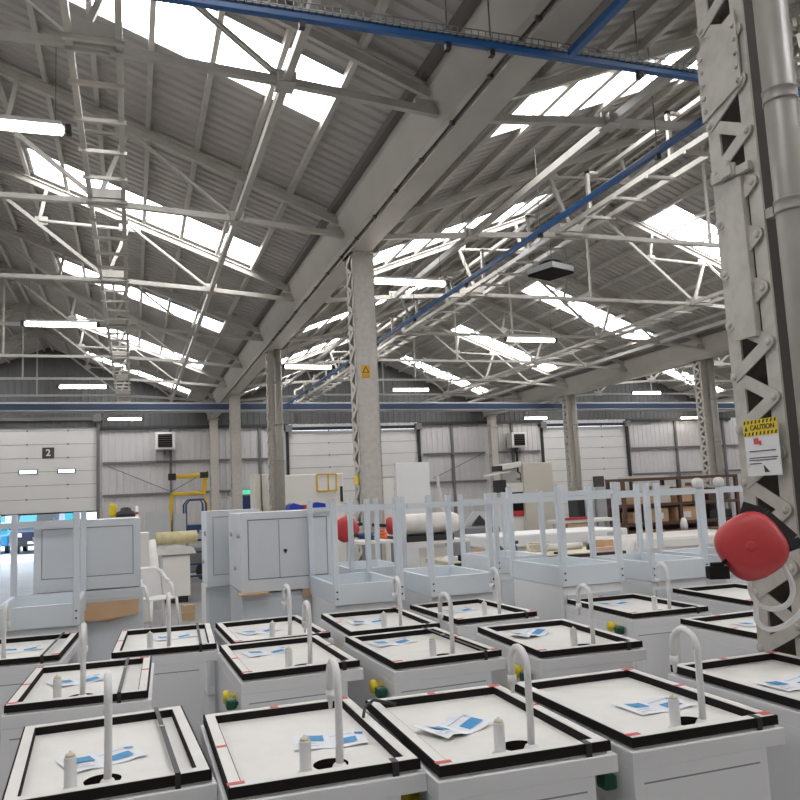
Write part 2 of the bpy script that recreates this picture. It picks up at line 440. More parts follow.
for a, b in zip(xx[:-1], xx[1:]):
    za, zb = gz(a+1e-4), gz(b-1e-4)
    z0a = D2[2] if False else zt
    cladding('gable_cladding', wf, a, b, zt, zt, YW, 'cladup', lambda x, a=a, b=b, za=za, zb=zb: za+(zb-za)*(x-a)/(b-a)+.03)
g = MB()
for z in (E+.57, E+1.83):
    for a, b in ((D2[1]+.2, 3.0), (3.3, D3[0]-.2), (D3[1]+.2, VAL[2]-.2), (VAL[2]+.3, D4[0]-.2), (D4[1]+.2, 34)):
        part('girt', 'girt', MB().b2((a, YW-.10, z-.05), (b, YW-.03, z+.04)), wf)
for x in (1.45, 5.0, 13.6, 16.6, 25.6, 28.5):
    part('stud', 'girt', MB().b2((x-.05, YW-.14, 0), (x+.05, YW-.03, zt)), wf)
for p, q in (((D2[1]+.4, E+1.7), (1.4, E+.65)), ((1.5, E+.65), (2.9, E+1.4)), ((12.6, E+.75), (15.1, E+1.8))):
    part('brace', 'girt', MB().bar((p[0], YW-.12, p[1]), (q[0], YW-.12, q[1]), .03, .03), wf)
for a, b in ((D2[1]+.1, D3[0]), (D3[1], D4[0]), (D4[1], 29)):
    part('head_rail', 'blackrail', MB().b2((a, YW-.16, E+3.13), (b, YW-.03, E+3.25)), wf)
def sect_door(n, d, zb, lab, win=False):
    o = thing('door_%d' % n, lab, 'roller door', (d[0], YW+.05, 0), kind='structure'); w = d[1]-d[0]; H = d[2]
    z = zb; ph = .52; k = 0
    while z < H-.05:
        z1 = min(z+ph, H)
        part('panel', 'doorw', MB().b2((0, 0, z+.008), (w, .045, z1-.008)), o)
        part('hinge', 'girt', MB().b2((w*.3, -.02, z1-.03), (w*.3+.06, 0, z1+.03)), o); part('hinge', 'girt', MB().b2((w*.7, -.02, z1-.03), (w*.7+.06, 0, z1+.03)), o)
        z = z1
    part('seal', 'dark', MB().b2((0, 0, zb-.05), (w, .045, zb+.008)), o)
    part('backing', 'girt', MB().b2((0, .045, zb), (w, .06, H)), o)
    for x in (-.10, w-.02): part('track', 'girt' if n == 2 else 'blackrail', MB().b2((x, -.12, 0), (x+.12, .08, H+.1)), o)
    part('spring_shaft', 'girt' if n == 2 else 'blackrail', MB().b2((-.2, -.16, H+.02), (w+.2, -.06, H+.14)), o)
    for s in (0, w): part('bracket', 'girt', MB().b2((s-.14, -.3, H-.05), (s+.14, -.02, H+.22)), o)
    return o
d2 = sect_door(2, D2, E+.02, 'half raised white sectional door marked 2, daylight under it')
for x in (-3.75, -2.4):
    wp = part('window_frame', 'dark', MB().b2((x-.33-D2[0], -.025, E+1.49), (x+.33-D2[0], 0, E+1.68)), d2, bevel=.02)
    part('pane', 'pane', MB().b2((x-.29-D2[0], -.032, E+1.52), (x+.29-D2[0], -.024, E+1.65)), wp)
sg = part('number_plate', 'signdark', MB().b2((-3.26-D2[0], -.02, E+2.08), (-2.84-D2[0], 0, E+2.5)), d2)
text('2', .36, d2, 'signwhite', (-3.05-D2[0], -.022, E+2.29), (PI/2, 0, 0), 'number')
sect_door(3, D3, .03, 'wide closed white sectional door behind the middle column')
d4 = sect_door(4, D4, .03, 'closed white sectional door behind the brown rack')
fd = thing('door_5', 'dark blue personnel door below the green exit sign', 'door', (4.05, YW-.06, 0), kind='structure')
part('leaf', 'navyd', MB().b2((0, 0, .02), (.95, .04, 2.08)), fd); part('frame', 'girt', MB().b2((-.06, .01, 0), (0, .05, 2.14)).b2((.95, .01, 0), (1.01, .05, 2.14)).b2((-.06, .01, 2.08), (1.01, .05, 2.14)), fd)
part('handle', 'lgrey', MB().box((.12, -.03, 1.0), (.14, .03, .03)), fd)
ex = thing('exit_sign', 'small green lit emergency exit sign above the blue door', 'exit sign', (4.42, YW-.12, E+.42))
part('panel', 'exitg', MB().box((0, 0, .07), (.42, .04, .19)), ex)
ar = MB(); ar.prism([(.03, .07), (.1, .13), (.1, .095), (.17, .095), (.17, .045), (.1, .045), (.1, .01)], -.026, -.022, 'y')
part('running_figure', 'signwhite', MB().b2((-.16, -.026, .0), (-.06, -.022, .14)), ex)
part('arrow', 'signwhite', ar, ex)
# side walls and rear wall
for nm, lo, hi, lab in (('wall_left', (-9.5, YB, 0), (-9.3, YW, E+4.0), 'grey clad side wall on the left of the hall'), ('wall_right', (34.0, YB, 0), (34.2, YW, E+6.5), 'grey clad side wall on the right of the hall'), ('wall_rear', (-9.5, YB-.2, 0), (34.2, YB, E+6.6), 'grey clad rear wall behind the camera')):
    tag(MB().b2(lo, hi).build(nm, 'clad'), lab, 'wall', kind='structure')

# ------------------------------------------------------------------ cable trunking
def trunk(name, p, q, lab, m, size, basket, rods, seg=None):
    p, q = Vector(p), Vector(q); o = thing(name, lab, 'cable trunking', p, group='cable trunking runs'); L = q-p
    part('trunking', m, MB().bar((0, 0, 0), L, size, size), o, bevel=.006)
    t = L.normalized(); sd = t.cross(Vector((0, 0, 1)))
    if basket:
        b = MB(); n = int(L.length/.055)
        for s in (-1, 1):
            for z in (.008, .055): b.bar(sd*(s*.05)+Vector((0, 0, size/2+z)), L+sd*(s*.05)+Vector((0, 0, size/2+z)), .006, .006)
        for i in range(n):
            c = t*(i*.055+.03)+Vector((0, 0, size/2+.008))
            b.bar(c-sd*.05, c+sd*.05, .006, .006)
            for s in (-1, 1): b.bar(c+sd*(s*.05), c+sd*(s*.05)+Vector((0, 0, .05)), .006, .006, (1, 0, 0))
        part('wire_basket', 'wire', b, o)
        part('data_cables', 'lgrey', MB().bar(Vector((0, 0, size/2+.02)), L+Vector((0, 0, size/2+.02)), .06, .02), o)
    for d, h in rods:
        c = t*d
        part('hanger_rod', 'rod', MB().bar(c+Vector((0, 0, -size*.5)), c+Vector((0, 0, h)), .009, .009), o)
        part('hanger_bracket', 'dark', MB().box(c+Vector((0, 0, -.055)), (.05 if abs(t.x) < .5 else .04, .05, .05)), o)
    return o
trunk('cable_trunking', (-.9, 5.0, E+3.305), (8.0, 5.0, E+3.30), 'bright blue trunking with a wire basket crossing the top of the hall', 'blue', .052, True, [(2.02, 1.9), (3.1, 1.3), (3.45, 1.2), (4.75, .5), (5.6, 1.1), (6.9, 1.6)])
trunk('cable_trunking', (3.17, -2.0, E+3.28), (3.17, 4.9, E+3.28), 'short blue trunking under the near gutter beam joining the crossing run', 'blue', .06, False, [(5.5, .2)])
trunk('cable_trunking', (4.95, 5.06, E+3.28), (4.95, 26.5, E+3.28), 'long blue trunking running down the middle bay to the far wall', 'blue', .06, False, [(1.2+2.4*k, 1.1) for k in range(9)])
ft = trunk('cable_trunking', (-7.4, 26.7, E+3.305), (27.0, 26.7, E+3.11), 'navy trunking with pale edges running across the far end of the hall', 'navy', .19, False, [(2+3.1*k, .6) for k in range(11)])
part('lower_lip', 'lgrey', MB().bar((0, -.10, -.12), (34.4, -.10, -.315), .025, .025), ft)
part('upper_lip', 'lgrey', MB().bar((0, -.10, .10), (34.4, -.10, -.095), .02, .02), ft)

for zq0, zq1, yq, rq, lab in ((3.47, 3.275, 27.0, .035, 'thin pale pipe above the navy trunking across the far end'), (3.17, 2.975, 26.9, .03, 'thin pale pipe below the navy trunking across the far end')):
    for k, (xa, xb) in enumerate(((-7.4, 2.6), (3.55, 14.9), (15.8, 27.0)) if zq0 > 3.4 else ((-7.4, 27.0),)):
        za, zb = [E+zq0+(zq1-zq0)*(x+7.4)/34.4 for x in (xa, xb)]
        tag(MB().tube([(xa, yq, za), (xb, yq, zb)], rq, 10).build('service_pipe', 'lgrey'), lab + (', %s bay' % ('left', 'middle', 'far right')[k] if zq0 > 3.4 else ''), 'pipe', 'pipes across the far end')
# ------------------------------------------------------------------ lamps
LW = [(-1.10, 6.9, 1.2, 'long tube lamp at the top left, nearest under the left bay'), (-1.15, 14.45, 1.18, 'second tube lamp along under the left bay'), (-1.2, 21.8, 1.2, 'third tube lamp along under the left bay'), (-.24, 29.7, 1.2, 'farthest tube lamp under the left bay, by the far wall'),
      (3.98, 10.95, 1.2, 'tube lamp just behind the middle column, nearest in the middle bay'), (8.09, 14.87, 1.25, 'tube lamp hanging in front of the second rooflight of the middle bay'), (4.02, 18.5, 1.1, 'tube lamp showing between the first and second columns of the near row'), (8.0, 22.4, 1.2, 'tube lamp low in the middle bay right of the middle column'),
      (17.0, 23.2, 1.2, 'tube lamp hanging beside the far lattice column with the pipe'), (17.0, 31.3, 1.2, 'tube lamp near the far wall above the right fan heater'), (26.0, 32.2, 1.2, 'small far tube lamp beyond the second row of columns')]
lp = None
for x, y, L, lab in LW:
    if lp is None:
        lp = thing('ceiling_tube_lamp', lab, 'strip light', (x, y, E+3.2), group='lit tube lamps')
        part('tube', 'tube', MB().tube([(-L/2+.04, 0, 0), (-L/2+.05, 0, 0), (L/2-.05, 0, 0), (L/2-.04, 0, 0)], [.03, .042, .042, .03], 14), lp)
        part('housing', 'lgrey', MB().box((0, 0, .055), (L-.1, .07, .035)), lp)
        for s in (-1, 1):
            part('end_cap', 'dark', MB().box((s*(L/2), 0, .01), (.06, .085, .085)), lp, bevel=.015)
            part('suspension_wire', 'rod', MB().bar((s*.5, 0, .07), (s*.5, 0, .80), .006, .006), lp)
        o = lp
    else: o = copy_tree(lp)
    o.location = (x, y, E+3.2); o['label'] = lab

# destratification fan
fn = thing('ceiling_fan_unit', 'square black and grey fan unit hung in the middle bay', 'fan unit', (6.54, 11.2, E+3.54), rz=.35)
part('casing', 'lgrey', MB().b2((-.27, -.27, 0), (.27, .27, .10)), fn, bevel=.01)
part('grille', 'black', MB().b2((-.262, -.262, -.035), (.262, .262, .012)), fn)
part('motor_ring', 'dark', MB().lathe([(.2, .12), (.2, .17), (.15, .19)], (0, 0, 0), n=20), fn)
for sx in (-1, 1):
    for sy in (-1, 1): part('hanger_rod', 'rod', MB().bar((sx*.2, sy*.2, .1), (sx*.16, sy*.16, .9), .007, .007), fn)
# fan heaters on the far wall
for k, (px, py, lab) in enumerate(((165, 441, 'white louvred fan heater on the far wall right of door 2'), (518, 440, 'white louvred fan heater on the far wall, above the beige machine panel'))):
    p = at(px, py, YW-.45); h = thing('fan_heater', lab, 'heater', (p.x, YW-.45, p.z-.34), group='wall fan heaters')
    part('casing', 'doorw', MB().b2((-.38, -.15, 0), (.38, .4, .68)), h, bevel=.02)
    part('mouth', 'black', MB().b2((-.27, -.158, .08), (.27, -.14, .60)), h)
    for i in range(6): part('louvre', 'girt', MB().bar((-.27, -.17, .13+i*.085), (.27, -.17, .13+i*.085), .05, .012), h)
    part('bracket', 'girt', MB().b2((-.03, .1, -.2), (.03, .43, 0)), h)
    if k: part('flue_pipe', 'dark', MB().tube([(.05, .3, 0), (.05, .3, -1.1), (.2, .3, -1.2), (.2, .3, -1.9)], .05, 8), h)

# ------------------------------------------------------------------ sink units
TW, TD = .57, .855
def sink_unit(label, x, y, rz, top):
    t = thing('sink_unit', label, 'sink unit', (x, y, 0), rz, 'white portable sink units in rows')
    z = top-.04
    part('body', 'white', MB().b2((-.302, -.4452, .03), (.22, .44, z-.0545)), t, bevel=.002)
    part('front_panel', 'white', MB().b2((-.262, -.4462, .10), (.185, -.43, z-.10)), t, bevel=.002)
    part('panel_groove', 'grey', MB().b2((-.266, -.4458, z-.103), (.189, -.43, z-.098)).b2((.187, -.4458, .10), (.190, -.43, z-.10)) if 0 else MB().b2((-.266, -.4458, z-.101), (.189, -.43, z-.096)), t)
    part('plinth', 'lgrey', MB().b2((-.27, -.40, 0), (.19, .40, .04)), t)
    part('worktop', 'white', MB().b2((-.302, -.446, z-.055), (.305, .444, z)), t, bevel=.003)
    lip, dep = .034, .030
    rm = MB()
    for a, b in (((-TW/2, -TD/2), (TW/2, -TD/2+lip)), ((-TW/2, TD/2-lip), (TW/2, TD/2)), ((-TW/2, -TD/2+lip), (-TW/2+lip, TD/2-lip)), ((TW/2-lip, -TD/2+lip), (TW/2, TD/2-lip))):
        rm.b2((a[0], a[1], top-.006), (b[0], b[1], top))
    rm.b2((-TW/2+.004, -TD/2+.004, top-.040), (TW/2-.004, TD/2-.004, top-dep))
    part('tray', 'board', rm, t)
    ed = MB(); e = .006
    for a, b in (((-TW/2-e, -TD/2-e), (TW/2+e, -TD/2)), ((-TW/2-e, TD/2), (TW/2+e, TD/2+e)), ((-TW/2-e, -TD/2), (-TW/2, TD/2)), ((TW/2, -TD/2), (TW/2+e, TD/2))):
        ed.b2((a[0], a[1], top-.0315), (b[0], b[1], top-.001))
    i = lip
    for a, b in (((-TW/2+i, -TD/2+i), (TW/2-i, -TD/2+i+.003)), ((-TW/2+i, TD/2-i-.003), (TW/2-i, TD/2-i)), ((-TW/2+i, -TD/2+i), (-TW/2+i+.003, TD/2-i)), ((TW/2-i-.003, -TD/2+i), (TW/2-i, TD/2-i))):
        ed.b2((a[0], a[1], top-dep), (b[0], b[1], top-.002))
    part('rim_seal', 'black', ed, t)
    return t
def dress(t, top, tap=True, strap=None, knobs=True, tapes=(), soap=True, lean=0, dx=0, kz=.14):
    fl_ = top-.030
    if tap:
        tx, ty = .06+dx, -.335; h = .315
        pts = [(tx, ty, fl_), (tx+.002, ty, fl_+.1), (tx+.003, ty, fl_+h-.06)]
        for k in range(9):
            an = PI*k/8; pts.append((tx+.003+lean*(1-math.cos(an))*.5, ty+.06*(1-math.cos(an)), fl_+h-.06+.06*math.sin(an)))
        pts.append((tx+.003+lean, ty+.12, fl_+h-.105))
        tp = part('tap', 'plastic', MB().tube(pts, .0120, 14), t, 'white pipe tap with a hooked spout')
        part('tap_base', 'plastic', MB().lathe([(.026, 0), (.026, .006), (.018, .02), (.014, .022)], (tx, ty, fl_), n=18), tp)
        part('nozzle', 'plastic', MB().lathe([(.015, 0), (.015, -.03), (.008, -.034), (.006, -.06)], (tx+.003+lean, ty+.12, fl_+h-.10), n=12), tp)
    if soap:
        sx, sy = -.045+dx, -.325
        s_ = part('soap_dispenser', 'plastic', MB().lathe([(.026, 0), (.026, .006), (.0185, .012), (.0180, .095), (.0185, .10)], (sx, sy, fl_), n=18), t, 'short white tube')
        part('nozzle_cap', 'cap', MB().lathe([(.015, 0), (.014, .008), (.005, .010), (.004, .017)], (sx, sy, fl_+.10), n=14), s_, 'cream cap')
    part('drain_hole', 'hole', MB().lathe([(.056, 0), (.056, .0015)], (.047+dx, -.270, fl_), n=28), t)
    if strap is not None:
        zz = top+.004
        sm_ = MB().b2((strap-.008, -TD/2-.008, zz), (strap+.008, TD/2+.008, zz+.002)).b2((strap-.008, -TD/2-.012, top-.13), (strap+.008, -TD/2-.008, zz+.003))
        part('strap', 'dark', sm_, t, 'black banding strap'); part('buckle', 'lgrey', MB().box((strap, .12, zz+.004), (.020, .016, .005)), t)
    else:
        part('strap', 'dark', MB().b2((.20, -TD/2-.010, top-.125), (.22, -TD/2-.006, top-.02)).b2((.20, -TD/2-.012, top-.024), (.22, -TD/2+.03, top+.002)), t, 'short end of black strap')
    if knobs:
        k = part('valve_knob', 'yellowp', MB().lathe([(.012, 0), (.012, .03), (.03, .032), (.034, .045), (.03, .06)], (-.30, -.25, top-kz), (-1, 0, 0), 14), t, 'yellow valve knob')
        k = part('valve_knob', 'green', MB().box((-.335, -.335, top-kz-.012), (.05, .06, .05)).cyl((-.30, -.335, top-kz-.012), .012, -.03, 8, (1, 0, 0)), t, 'dark green valve knob', bevel=.012)
    for (a, b, w, d) in tapes:
        part('tape', 'tape', MB().b2((a-w/2, b-d/2, top-.001), (a+w/2, b+d/2, top+.0015)), t, 'red tape')
TP = lambda *ks: [[(-.265, -.40, .05, .022), (.265, -.40, .04, .035), (-.267, -.02, .034, .02), (-.02, .41, .03, .03), (.267, .06, .034, .022), (.255, .405, .045, .03), (-.265, .405, .03, .03)][k] for k in ks]
UN = [  # key, x, y, rot, top z, label, strap, tapes
 ('A', -.085, 3.03, .047, .95, 'sink unit at the front left corner, nearest of all, strap down its right side', .19, ()),
 ('B', .545, 2.849, -.002, .95, 'front row sink unit, second from the left, with tap and drain hole', None, TP(0, 2, 3, 5)),
 ('C', 1.16, 2.743, -.024, .95, 'front row sink unit, third from the left, crumpled leaflet in its tray', None, TP(0, 3, 4, 5)),
 ('D', 1.805, 2.719, -.009, .95, 'front row sink unit, fourth from the left, clear blue leaflet by its tap', None, TP(0, 1, 4, 5)),
 ('I', 2.575, 2.676, .011, .95, 'sink unit at the foot of the near lattice column, cut off by the right edge', None, TP(3, 5)),
 ('E', -.213, 4.276, -.039, .95, 'second row sink unit behind the front left one, red tapes on its corners', .17, TP(0, 2, 4, 5, 6)),
 ('F', .772, 4.386, .025, .95, 'second row sink unit with its yellow and green valves showing at the aisle', None, TP(0, 2, 4)),
 ('G', 1.484, 4.24, .027, .95, 'second row sink unit in the middle, behind the crumpled leaflet one', .20, TP(0, 4, 1)),
 ('H', 2.241, 4.085, -.05, .95, 'second row sink unit with folded white leaflet, yellow knob showing below its front', None, TP(0, 4)),
 ('J', 3.60, 3.93, .021, .90, 'sink unit half hidden behind the near lattice column', None, TP(0, 2, 3)),
 ('E0', -.664, 5.49, -.06, .95, 'sink unit at the far left edge in front of the upturned stand', .20, TP(1, 5)),
 ('a', .194, 5.335, -.05, .95, 'third row sink unit left of the aisle, in front of the cardboard sheets', .20, TP(2, 6)),
 ('b', .84, 5.298, .03, .95, 'third row sink unit in front of the double door cupboard', None, TP(0, 1)),
 ('c', 1.552, 5.244, -.016, .95, 'third row sink unit in front of the first upturned stand right of the cupboard', None, TP(2, 5)),
 ('d', 2.257, 5.30, .03, .95, 'third row sink unit in front of the second upturned stand right of the cupboard', None, TP(0, 1, 4)),
 ('e', 3.367, 4.95, -.03, .93, 'third row sink unit with yellow and green valves, in front of the red reel', None, TP(0, 3)),
 ('f', 4.235, 4.85, -.05, .95, 'farthest right sink unit of the third row, below the black plug', None, TP(0, 6)),
]
LEAF = {'A': 'open leaflet with two blue blocks in the front left tray', 'B': 'leaflet with a blue band tucked behind the tap of the second front tray', 'C': 'crumpled leaflet with blue squares in the third front tray', 'D': 'flat leaflet with blue blocks in the fourth front tray', 'I': 'leaflet with a red mark in the tray below the near column', 'E': 'leaflet in the second row tray at the left',
        'F': 'leaflet in the second row tray beside the aisle', 'G': 'leaflet at the back of the middle second row tray', 'H': 'folded leaflet standing up in the second row tray', 'J': 'leaflet in the tray half hidden by the near column', 'E0': 'leaflet in the tray at the far left edge', 'a': 'leaflet in the third row tray left of the aisle', 'b': 'leaflet in the third row tray before the cupboard', 'c': 'leaflet in the third row tray before the first stand', 'd': 'leaflet in the third row tray before the second stand', 'e': 'leaflet in the tray with valves near the red reel'}
LPOS = {'A': (-.02, -.05, .3), 'B': (.10, -.03, -.15), 'C': (-.075, .0, .45), 'D': (.06, -.06, .1), 'I': (-.03, .0, .1), 'E': (-.05, .08, .4), 'F': (-.06, .2, .15), 'G': (-.07, .24, .15), 'H': (-.07, .18, .5), 'J': (.05, .15, 0), 'E0': (.0, .05, .2), 'a': (.05, .12, .3), 'b': (-.06, .05, .3), 'c': (-.05, .05, 0), 'd': (-.05, .1, .2), 'e': (-.04, .2, .1)}
for key, x, y, rz, top, lab, strap, tapes in UN:
    t = sink_unit(lab, x, y, rz, top)
    dress(t, top, strap=strap, tapes=tapes, lean=random.uniform(-.012, .012) if key not in 'A' else 0, dx={'A': -.067, 'E': -.05, 'a': -.04, 'E0': -.08}.get(key, 0), kz={'e': .10, 'H': .125}.get(key, .14), knobs=key not in ('I', 'J', 'f', 'B', 'd'))
    if key in LPOS:
        lx, ly, lr = LPOS[key]; co, si = math.cos(rz), math.sin(rz)
        o = thing('instruction_leaflet', LEAF[key], 'leaflet', (x+lx*co-ly*si, y+lx*si+ly*co, top-.0295), lr+rz, 'instruction leaflets in the trays')
        m_ = MB(); n = 9; amp = .012 if key in 'CH' else .004
        vs = [((i/(n-1)-.5)*.25, (j-.5)*.17+random.uniform(-.008, .008), .001+amp*(1+math.sin(i*1.1+j))*(.3+abs(i-4)/6)) for j in range(2) for i in range(n)]
        vs = vs + [(a, b, c-.0009) for a, b, c in vs]
        fs = [(i, i+1, n+i+1, n+i) for i in range(n-1)] + [(2*n+i, 3*n+i, 3*n+i+1, 2*n+i+1) for i in range(n-1)]
        fs += [(i, 2*n+i, 2*n+i+1, i+1) for i in range(n-1)] + [(n+i, n+i+1, 3*n+i+1, 3*n+i) for i in range(n-1)] + [(0, n, 3*n, 2*n), (n-1, 3*n-1, 4*n-1, 2*n-1)]
        part('sheet', 'paper', m_.add(vs, fs), o)
        zt_ = amp*2+.004
        def blk(x0, x1, y0, y1, m, nm):
            k_ = MB(); nn = 5; v_ = []
            for j in range(2):
                for i in range(nn):
                    xx_ = x0+(x1-x0)*i/(nn-1); ii = (xx_/.25+.5)*(n-1); jj = ((y0, y1)[j]/.17+.5)
                    zz_ = .001+amp*(1+math.sin(ii*1.1+jj))*(.3+abs(ii-4)/6)+.0022
                    v_.append((xx_, (y0, y1)[j], zz_))
            part(nm, m, k_.add(v_, [(i, i+1, nn+i+1, nn+i) for i in range(nn-1)]), o)
        blk(-.09, -.02, .0, .065, 'bluep', 'blue_block'); blk(.02, .09, -.055, .0, 'bluep', 'blue_block'); blk(.09, .12, .03, .05, 'bluep', 'blue_block')
        blk(-.11, -.04, -.06, -.055, 'greyp', 'print_line'); blk(-.0, .08, .035, .04, 'greyp', 'print_line'); blk(-.11, -.05, -.035, -.03, 'greyp', 'print_line')
# loose strap end hooked over the second front tray
tag(MB().tube([(.80, 2.93, .955), (.82, 2.98, .975), (.87, 3.03, .985), (.93, 3.04, .965), (.96, 3.03, .957)], .006, 8).build('strap_offcut', 'dark'), 'curved black strap end arching between the second and third front trays', 'strap')

# ------------------------------------------------------------------ upturned stands on base cabinets
SW, SD = .50, .84
def base_cab(x, y, w, d, h, lab, m='white'):
    t = thing('base_cabinet', lab, 'cabinet', (x, y, 0), group='plain cabinets under the stands')
    part('carcass', m, MB().b2((-w/2, -d/2, .0), (w/2, d/2, h)), t, bevel=.006)
    part('door', 'whitepanel', MB().b2((-w/2+.03, -d/2-.012, .08), (w/2-.03, -d/2, h-.06)), t)
    return t
sproto = None
STN = [(1.415, 5.80, .98, 'upturned white stand right of the double door cupboard'), (2.17, 5.80, .98, 'upturned white stand in front of the white film roll'), (3.09, 5.42, 1.02, 'upturned white stand left of the tray with valves, its side panel facing the gap'), (3.87, 5.40, 1.0, 'upturned white stand behind the third row near the red reel'), (4.60, 5.42, 1.0, 'upturned white stand partly behind the red reel'),
       (3.32, 7.05, .98, 'upturned white stand farther back before the workbench'), (1.86, 7.0, .98, 'upturned white stand farther back, left of the film roll'), (-.87, 6.02, .98, 'upturned white stand at the left edge in front of the open door')]
for i, (x, y, zb, lab) in enumerate(STN):
    if sproto is None:
        o = sproto = thing('upturned_stand', lab, 'stand', (x, y, zb), group='upturned steel stands')
        H = .77
        for lx in (0, SW):
            for ly in (0, SD):
                lg = MB().box((lx, ly, H/2), (.043, .043, H))
                l = part('leg', 'frame', lg, o, bevel=.004)
                part('foot_hole', 'dark', MB().cyl((lx, ly, H), .016, .0015, 12), l)
        z0, z1 = .0, .15
        for a, b in (((0, 0), (SW, 0)), ((0, SD), (SW, SD)), ((0, 0), (0, SD)), ((SW, 0), (SW, SD))):
            p = MB().bar((a[0], a[1], (z0+z1)/2), (b[0], b[1], (z0+z1)/2), .03, z1-z0)
            part('apron_panel', 'frame', p, o, bevel=.003)
        part('tray_panel', 'whitepanel', MB().b2((.02, .02, .005), (SW-.02, SD-.02, .02)), o)
        for yy in (0, SD): part('rail', 'frame', MB().bar((0, yy, H-.075), (SW, yy, H-.075), .028, .036), o)
        for xx_ in (0, SW): part('bolt', 'dark', MB().cyl((xx_, -.026, .1), .007, -.006, 8, (0, 1, 0)).cyl((xx_, -.026, .05), .007, -.006, 8, (0, 1, 0)), o)
    else: o = copy_tree(sproto)
    o.location = (x, y, zb); o['label'] = lab
    if i in (3, 4):
        for lx in ((SW,) if i == 3 else (0,)): part('wrapped_end', 'film', MB().lathe([(.03, -.055), (.043, -.035), (.046, 0), (.03, .022), (.01, .028)], (lx, 0, .765), n=12), o, 'bubble wrapped leg end')
    base_cab(x+SW/2, y+SD/2, SW+.02, SD-.01, zb-.002, 'plain white cabinet under the stand ' + lab.replace('upturned white stand ', '').split(',')[0])
# long rail resting across the stands
tag(MB().b2((1.98, 5.745, 1.658), (5.15, 5.772, 1.692)).build('cross_rail', 'frame'), 'long white box rail lying across the tops of the upturned stands', 'rail')

# ------------------------------------------------------------------ lying cupboards
def cupboard(x, y, z, w, d, h, lab, split=True, rz=0):
    t = thing('metal_cupboard', lab, 'cupboard', (x, y, z), rz, 'grey white metal cupboards')
    part('carcass', 'cup', MB().b2((0, 0, 0), (w, d, h)), t, bevel=.008)
    part('front_frame', 'cup', MB().b2((.0, -.012, 0), (w, 0, .1)).b2((0, -.012, h-.055), (w, 0, h)).b2((0, -.012, .1), (.055, 0, h-.055)).b2((w-.055, -.012, .1), (w, 0, h-.055)), t)
    if split:
        sp_ = .06+(w-.12)*.385
        part('door_gap', 'grey', MB().b2((.056, -.004, .101), (w-.056, .002, h-.056)), t)
        for a, b in ((.062, sp_-.003), (sp_+.003, w-.062)):
            part('door', 'whitepanel', MB().b2((a, -.012, .108), (b, -.004, h-.063)), t)
        part('lock', 'dark', MB().cyl((sp_+.05, -.012, h*.5), .014, -.012, 10, (0, 1, 0)).box((sp_+.05, -.026, h*.5-.008), (.008, .012, .03)), t)
    else:
        part('panel_gap', 'grey', MB().b2((.056, -.003, .101), (w-.056, .002, h-.056)), t)
        part('back_panel', 'whitepanel', MB().b2((.061, -.009, .107), (w-.061, -.003, h-.062)), t)
    for i in range(3): part('castor', 'lgrey', MB().cyl((-.0, .1+.25*i, h*.5+.14*(-1)**i), .022, -.02, 10, (1, 0, 0)), t)
    return t
cupboard(.84, 6.68, 1.03, .78, .86, .645, 'grey double door cupboard with a black lock, stacked by the aisle')
cupboard(-.74, 6.95, 1.13, .80, .80, .55, 'large grey backed cupboard on its side in front of the open door', split=False)
cupboard(.66, 7.75, 1.0, .5, .6, .70, 'plain white cupboard end behind the double door cupboard', split=False)
base_cab(-.33, 7.36, .82, .84, 1.12, 'grey base cabinet under the large grey backed cupboard', 'whitepanel')
base_cab(1.235, 7.14, .78, .86, 1.015, 'grey base cabinet under the double door cupboard', 'whitepanel')
base_cab(.86, 8.10, .42, .5, .99, 'narrow white cabinet left of the double door cupboard stack')
for x0, x1, y0, y1, Y, lab in ((82, 138, 602, 619, 6.84, 'upper cardboard sheet sticking out under the large grey cupboard'), (98, 124, 612, 622, 6.88, 'lower cardboard sheet sticking out under the large grey cupboard')):
    p, q = at(x0, y0+2, Y), at(x1, y1-3, Y)
    m_ = MB().prism([(p.x, q.z), (p.x+.08, q.z-.012), (q.x, q.z+.015), (q.x+.01, p.z+.005), (p.x+.02, p.z)], Y, Y+.02, 'y')
    tag(m_.build('cardboard_sheet', 'card'), lab, 'cardboard', 'cardboard packing sheets')
tag(MB().b2((.81, 6.60, 1.016), (1.05, 6.75, 1.029)).build('cardboard_sheet', 'card'), 'cardboard corner under the left of the double door cupboard', 'cardboard', 'cardboard packing sheets')
tag(MB().b2((1.34, 6.675, 1.016), (1.6, 6.75, 1.029)).b2((1.34, 6.66, .955), (1.6, 6.675, 1.029)).build('cardboard_sheet', 'card'), 'cardboard flap under the right of the double door cupboard', 'cardboard', 'cardboard packing sheets')

# ------------------------------------------------------------------ red cable reels
def reel(loc, axis, lab, r=.150, cable=True):
    t = thing('cable_reel', lab, 'cable reel', loc, group='red cable reels'); ax = Vector(axis).normalized()
    x_ = ax.cross(Vector((0, 0, 1))).normalized(); y_ = x_.cross(ax); n_ = 40; vs, fs = [], []
    prof = [(.02, .098), (.5, .094), (.80, .082), (.95, .05), (1, .0), (.95, -.05), (.75, -.085), (.05, -.09)]
    for rr, hh in prof:
        for k in range(n_):
            an = 2*PI*k/n_; q_ = r*rr*(1+.045*math.cos(4*(an-.25))*min(1, rr*1.2)); vs.append(ax*hh*r/.165+(x_*math.cos(an)+y_*math.sin(an))*q_)
    for i_ in range(len(prof)-1):
        for k in range(n_): fs.append((i_*n_+k, i_*n_+(k+1) % n_, (i_+1)*n_+(k+1) % n_, (i_+1)*n_+k))
    fs += [tuple(range(n_)), tuple((len(prof)-1)*n_+k for k in range(n_))]
    part('drum', 'red', MB().add(vs, fs, True), t)
    part('hub', 'red', MB().lathe([(.026, .08), (.022, .0905), (.01, .091)], (0, 0, 0), ax, 16), t)
    return t
ax = Vector((-.66, -.75, .05)).normalized()
rc = at(751, 546, 2.93)
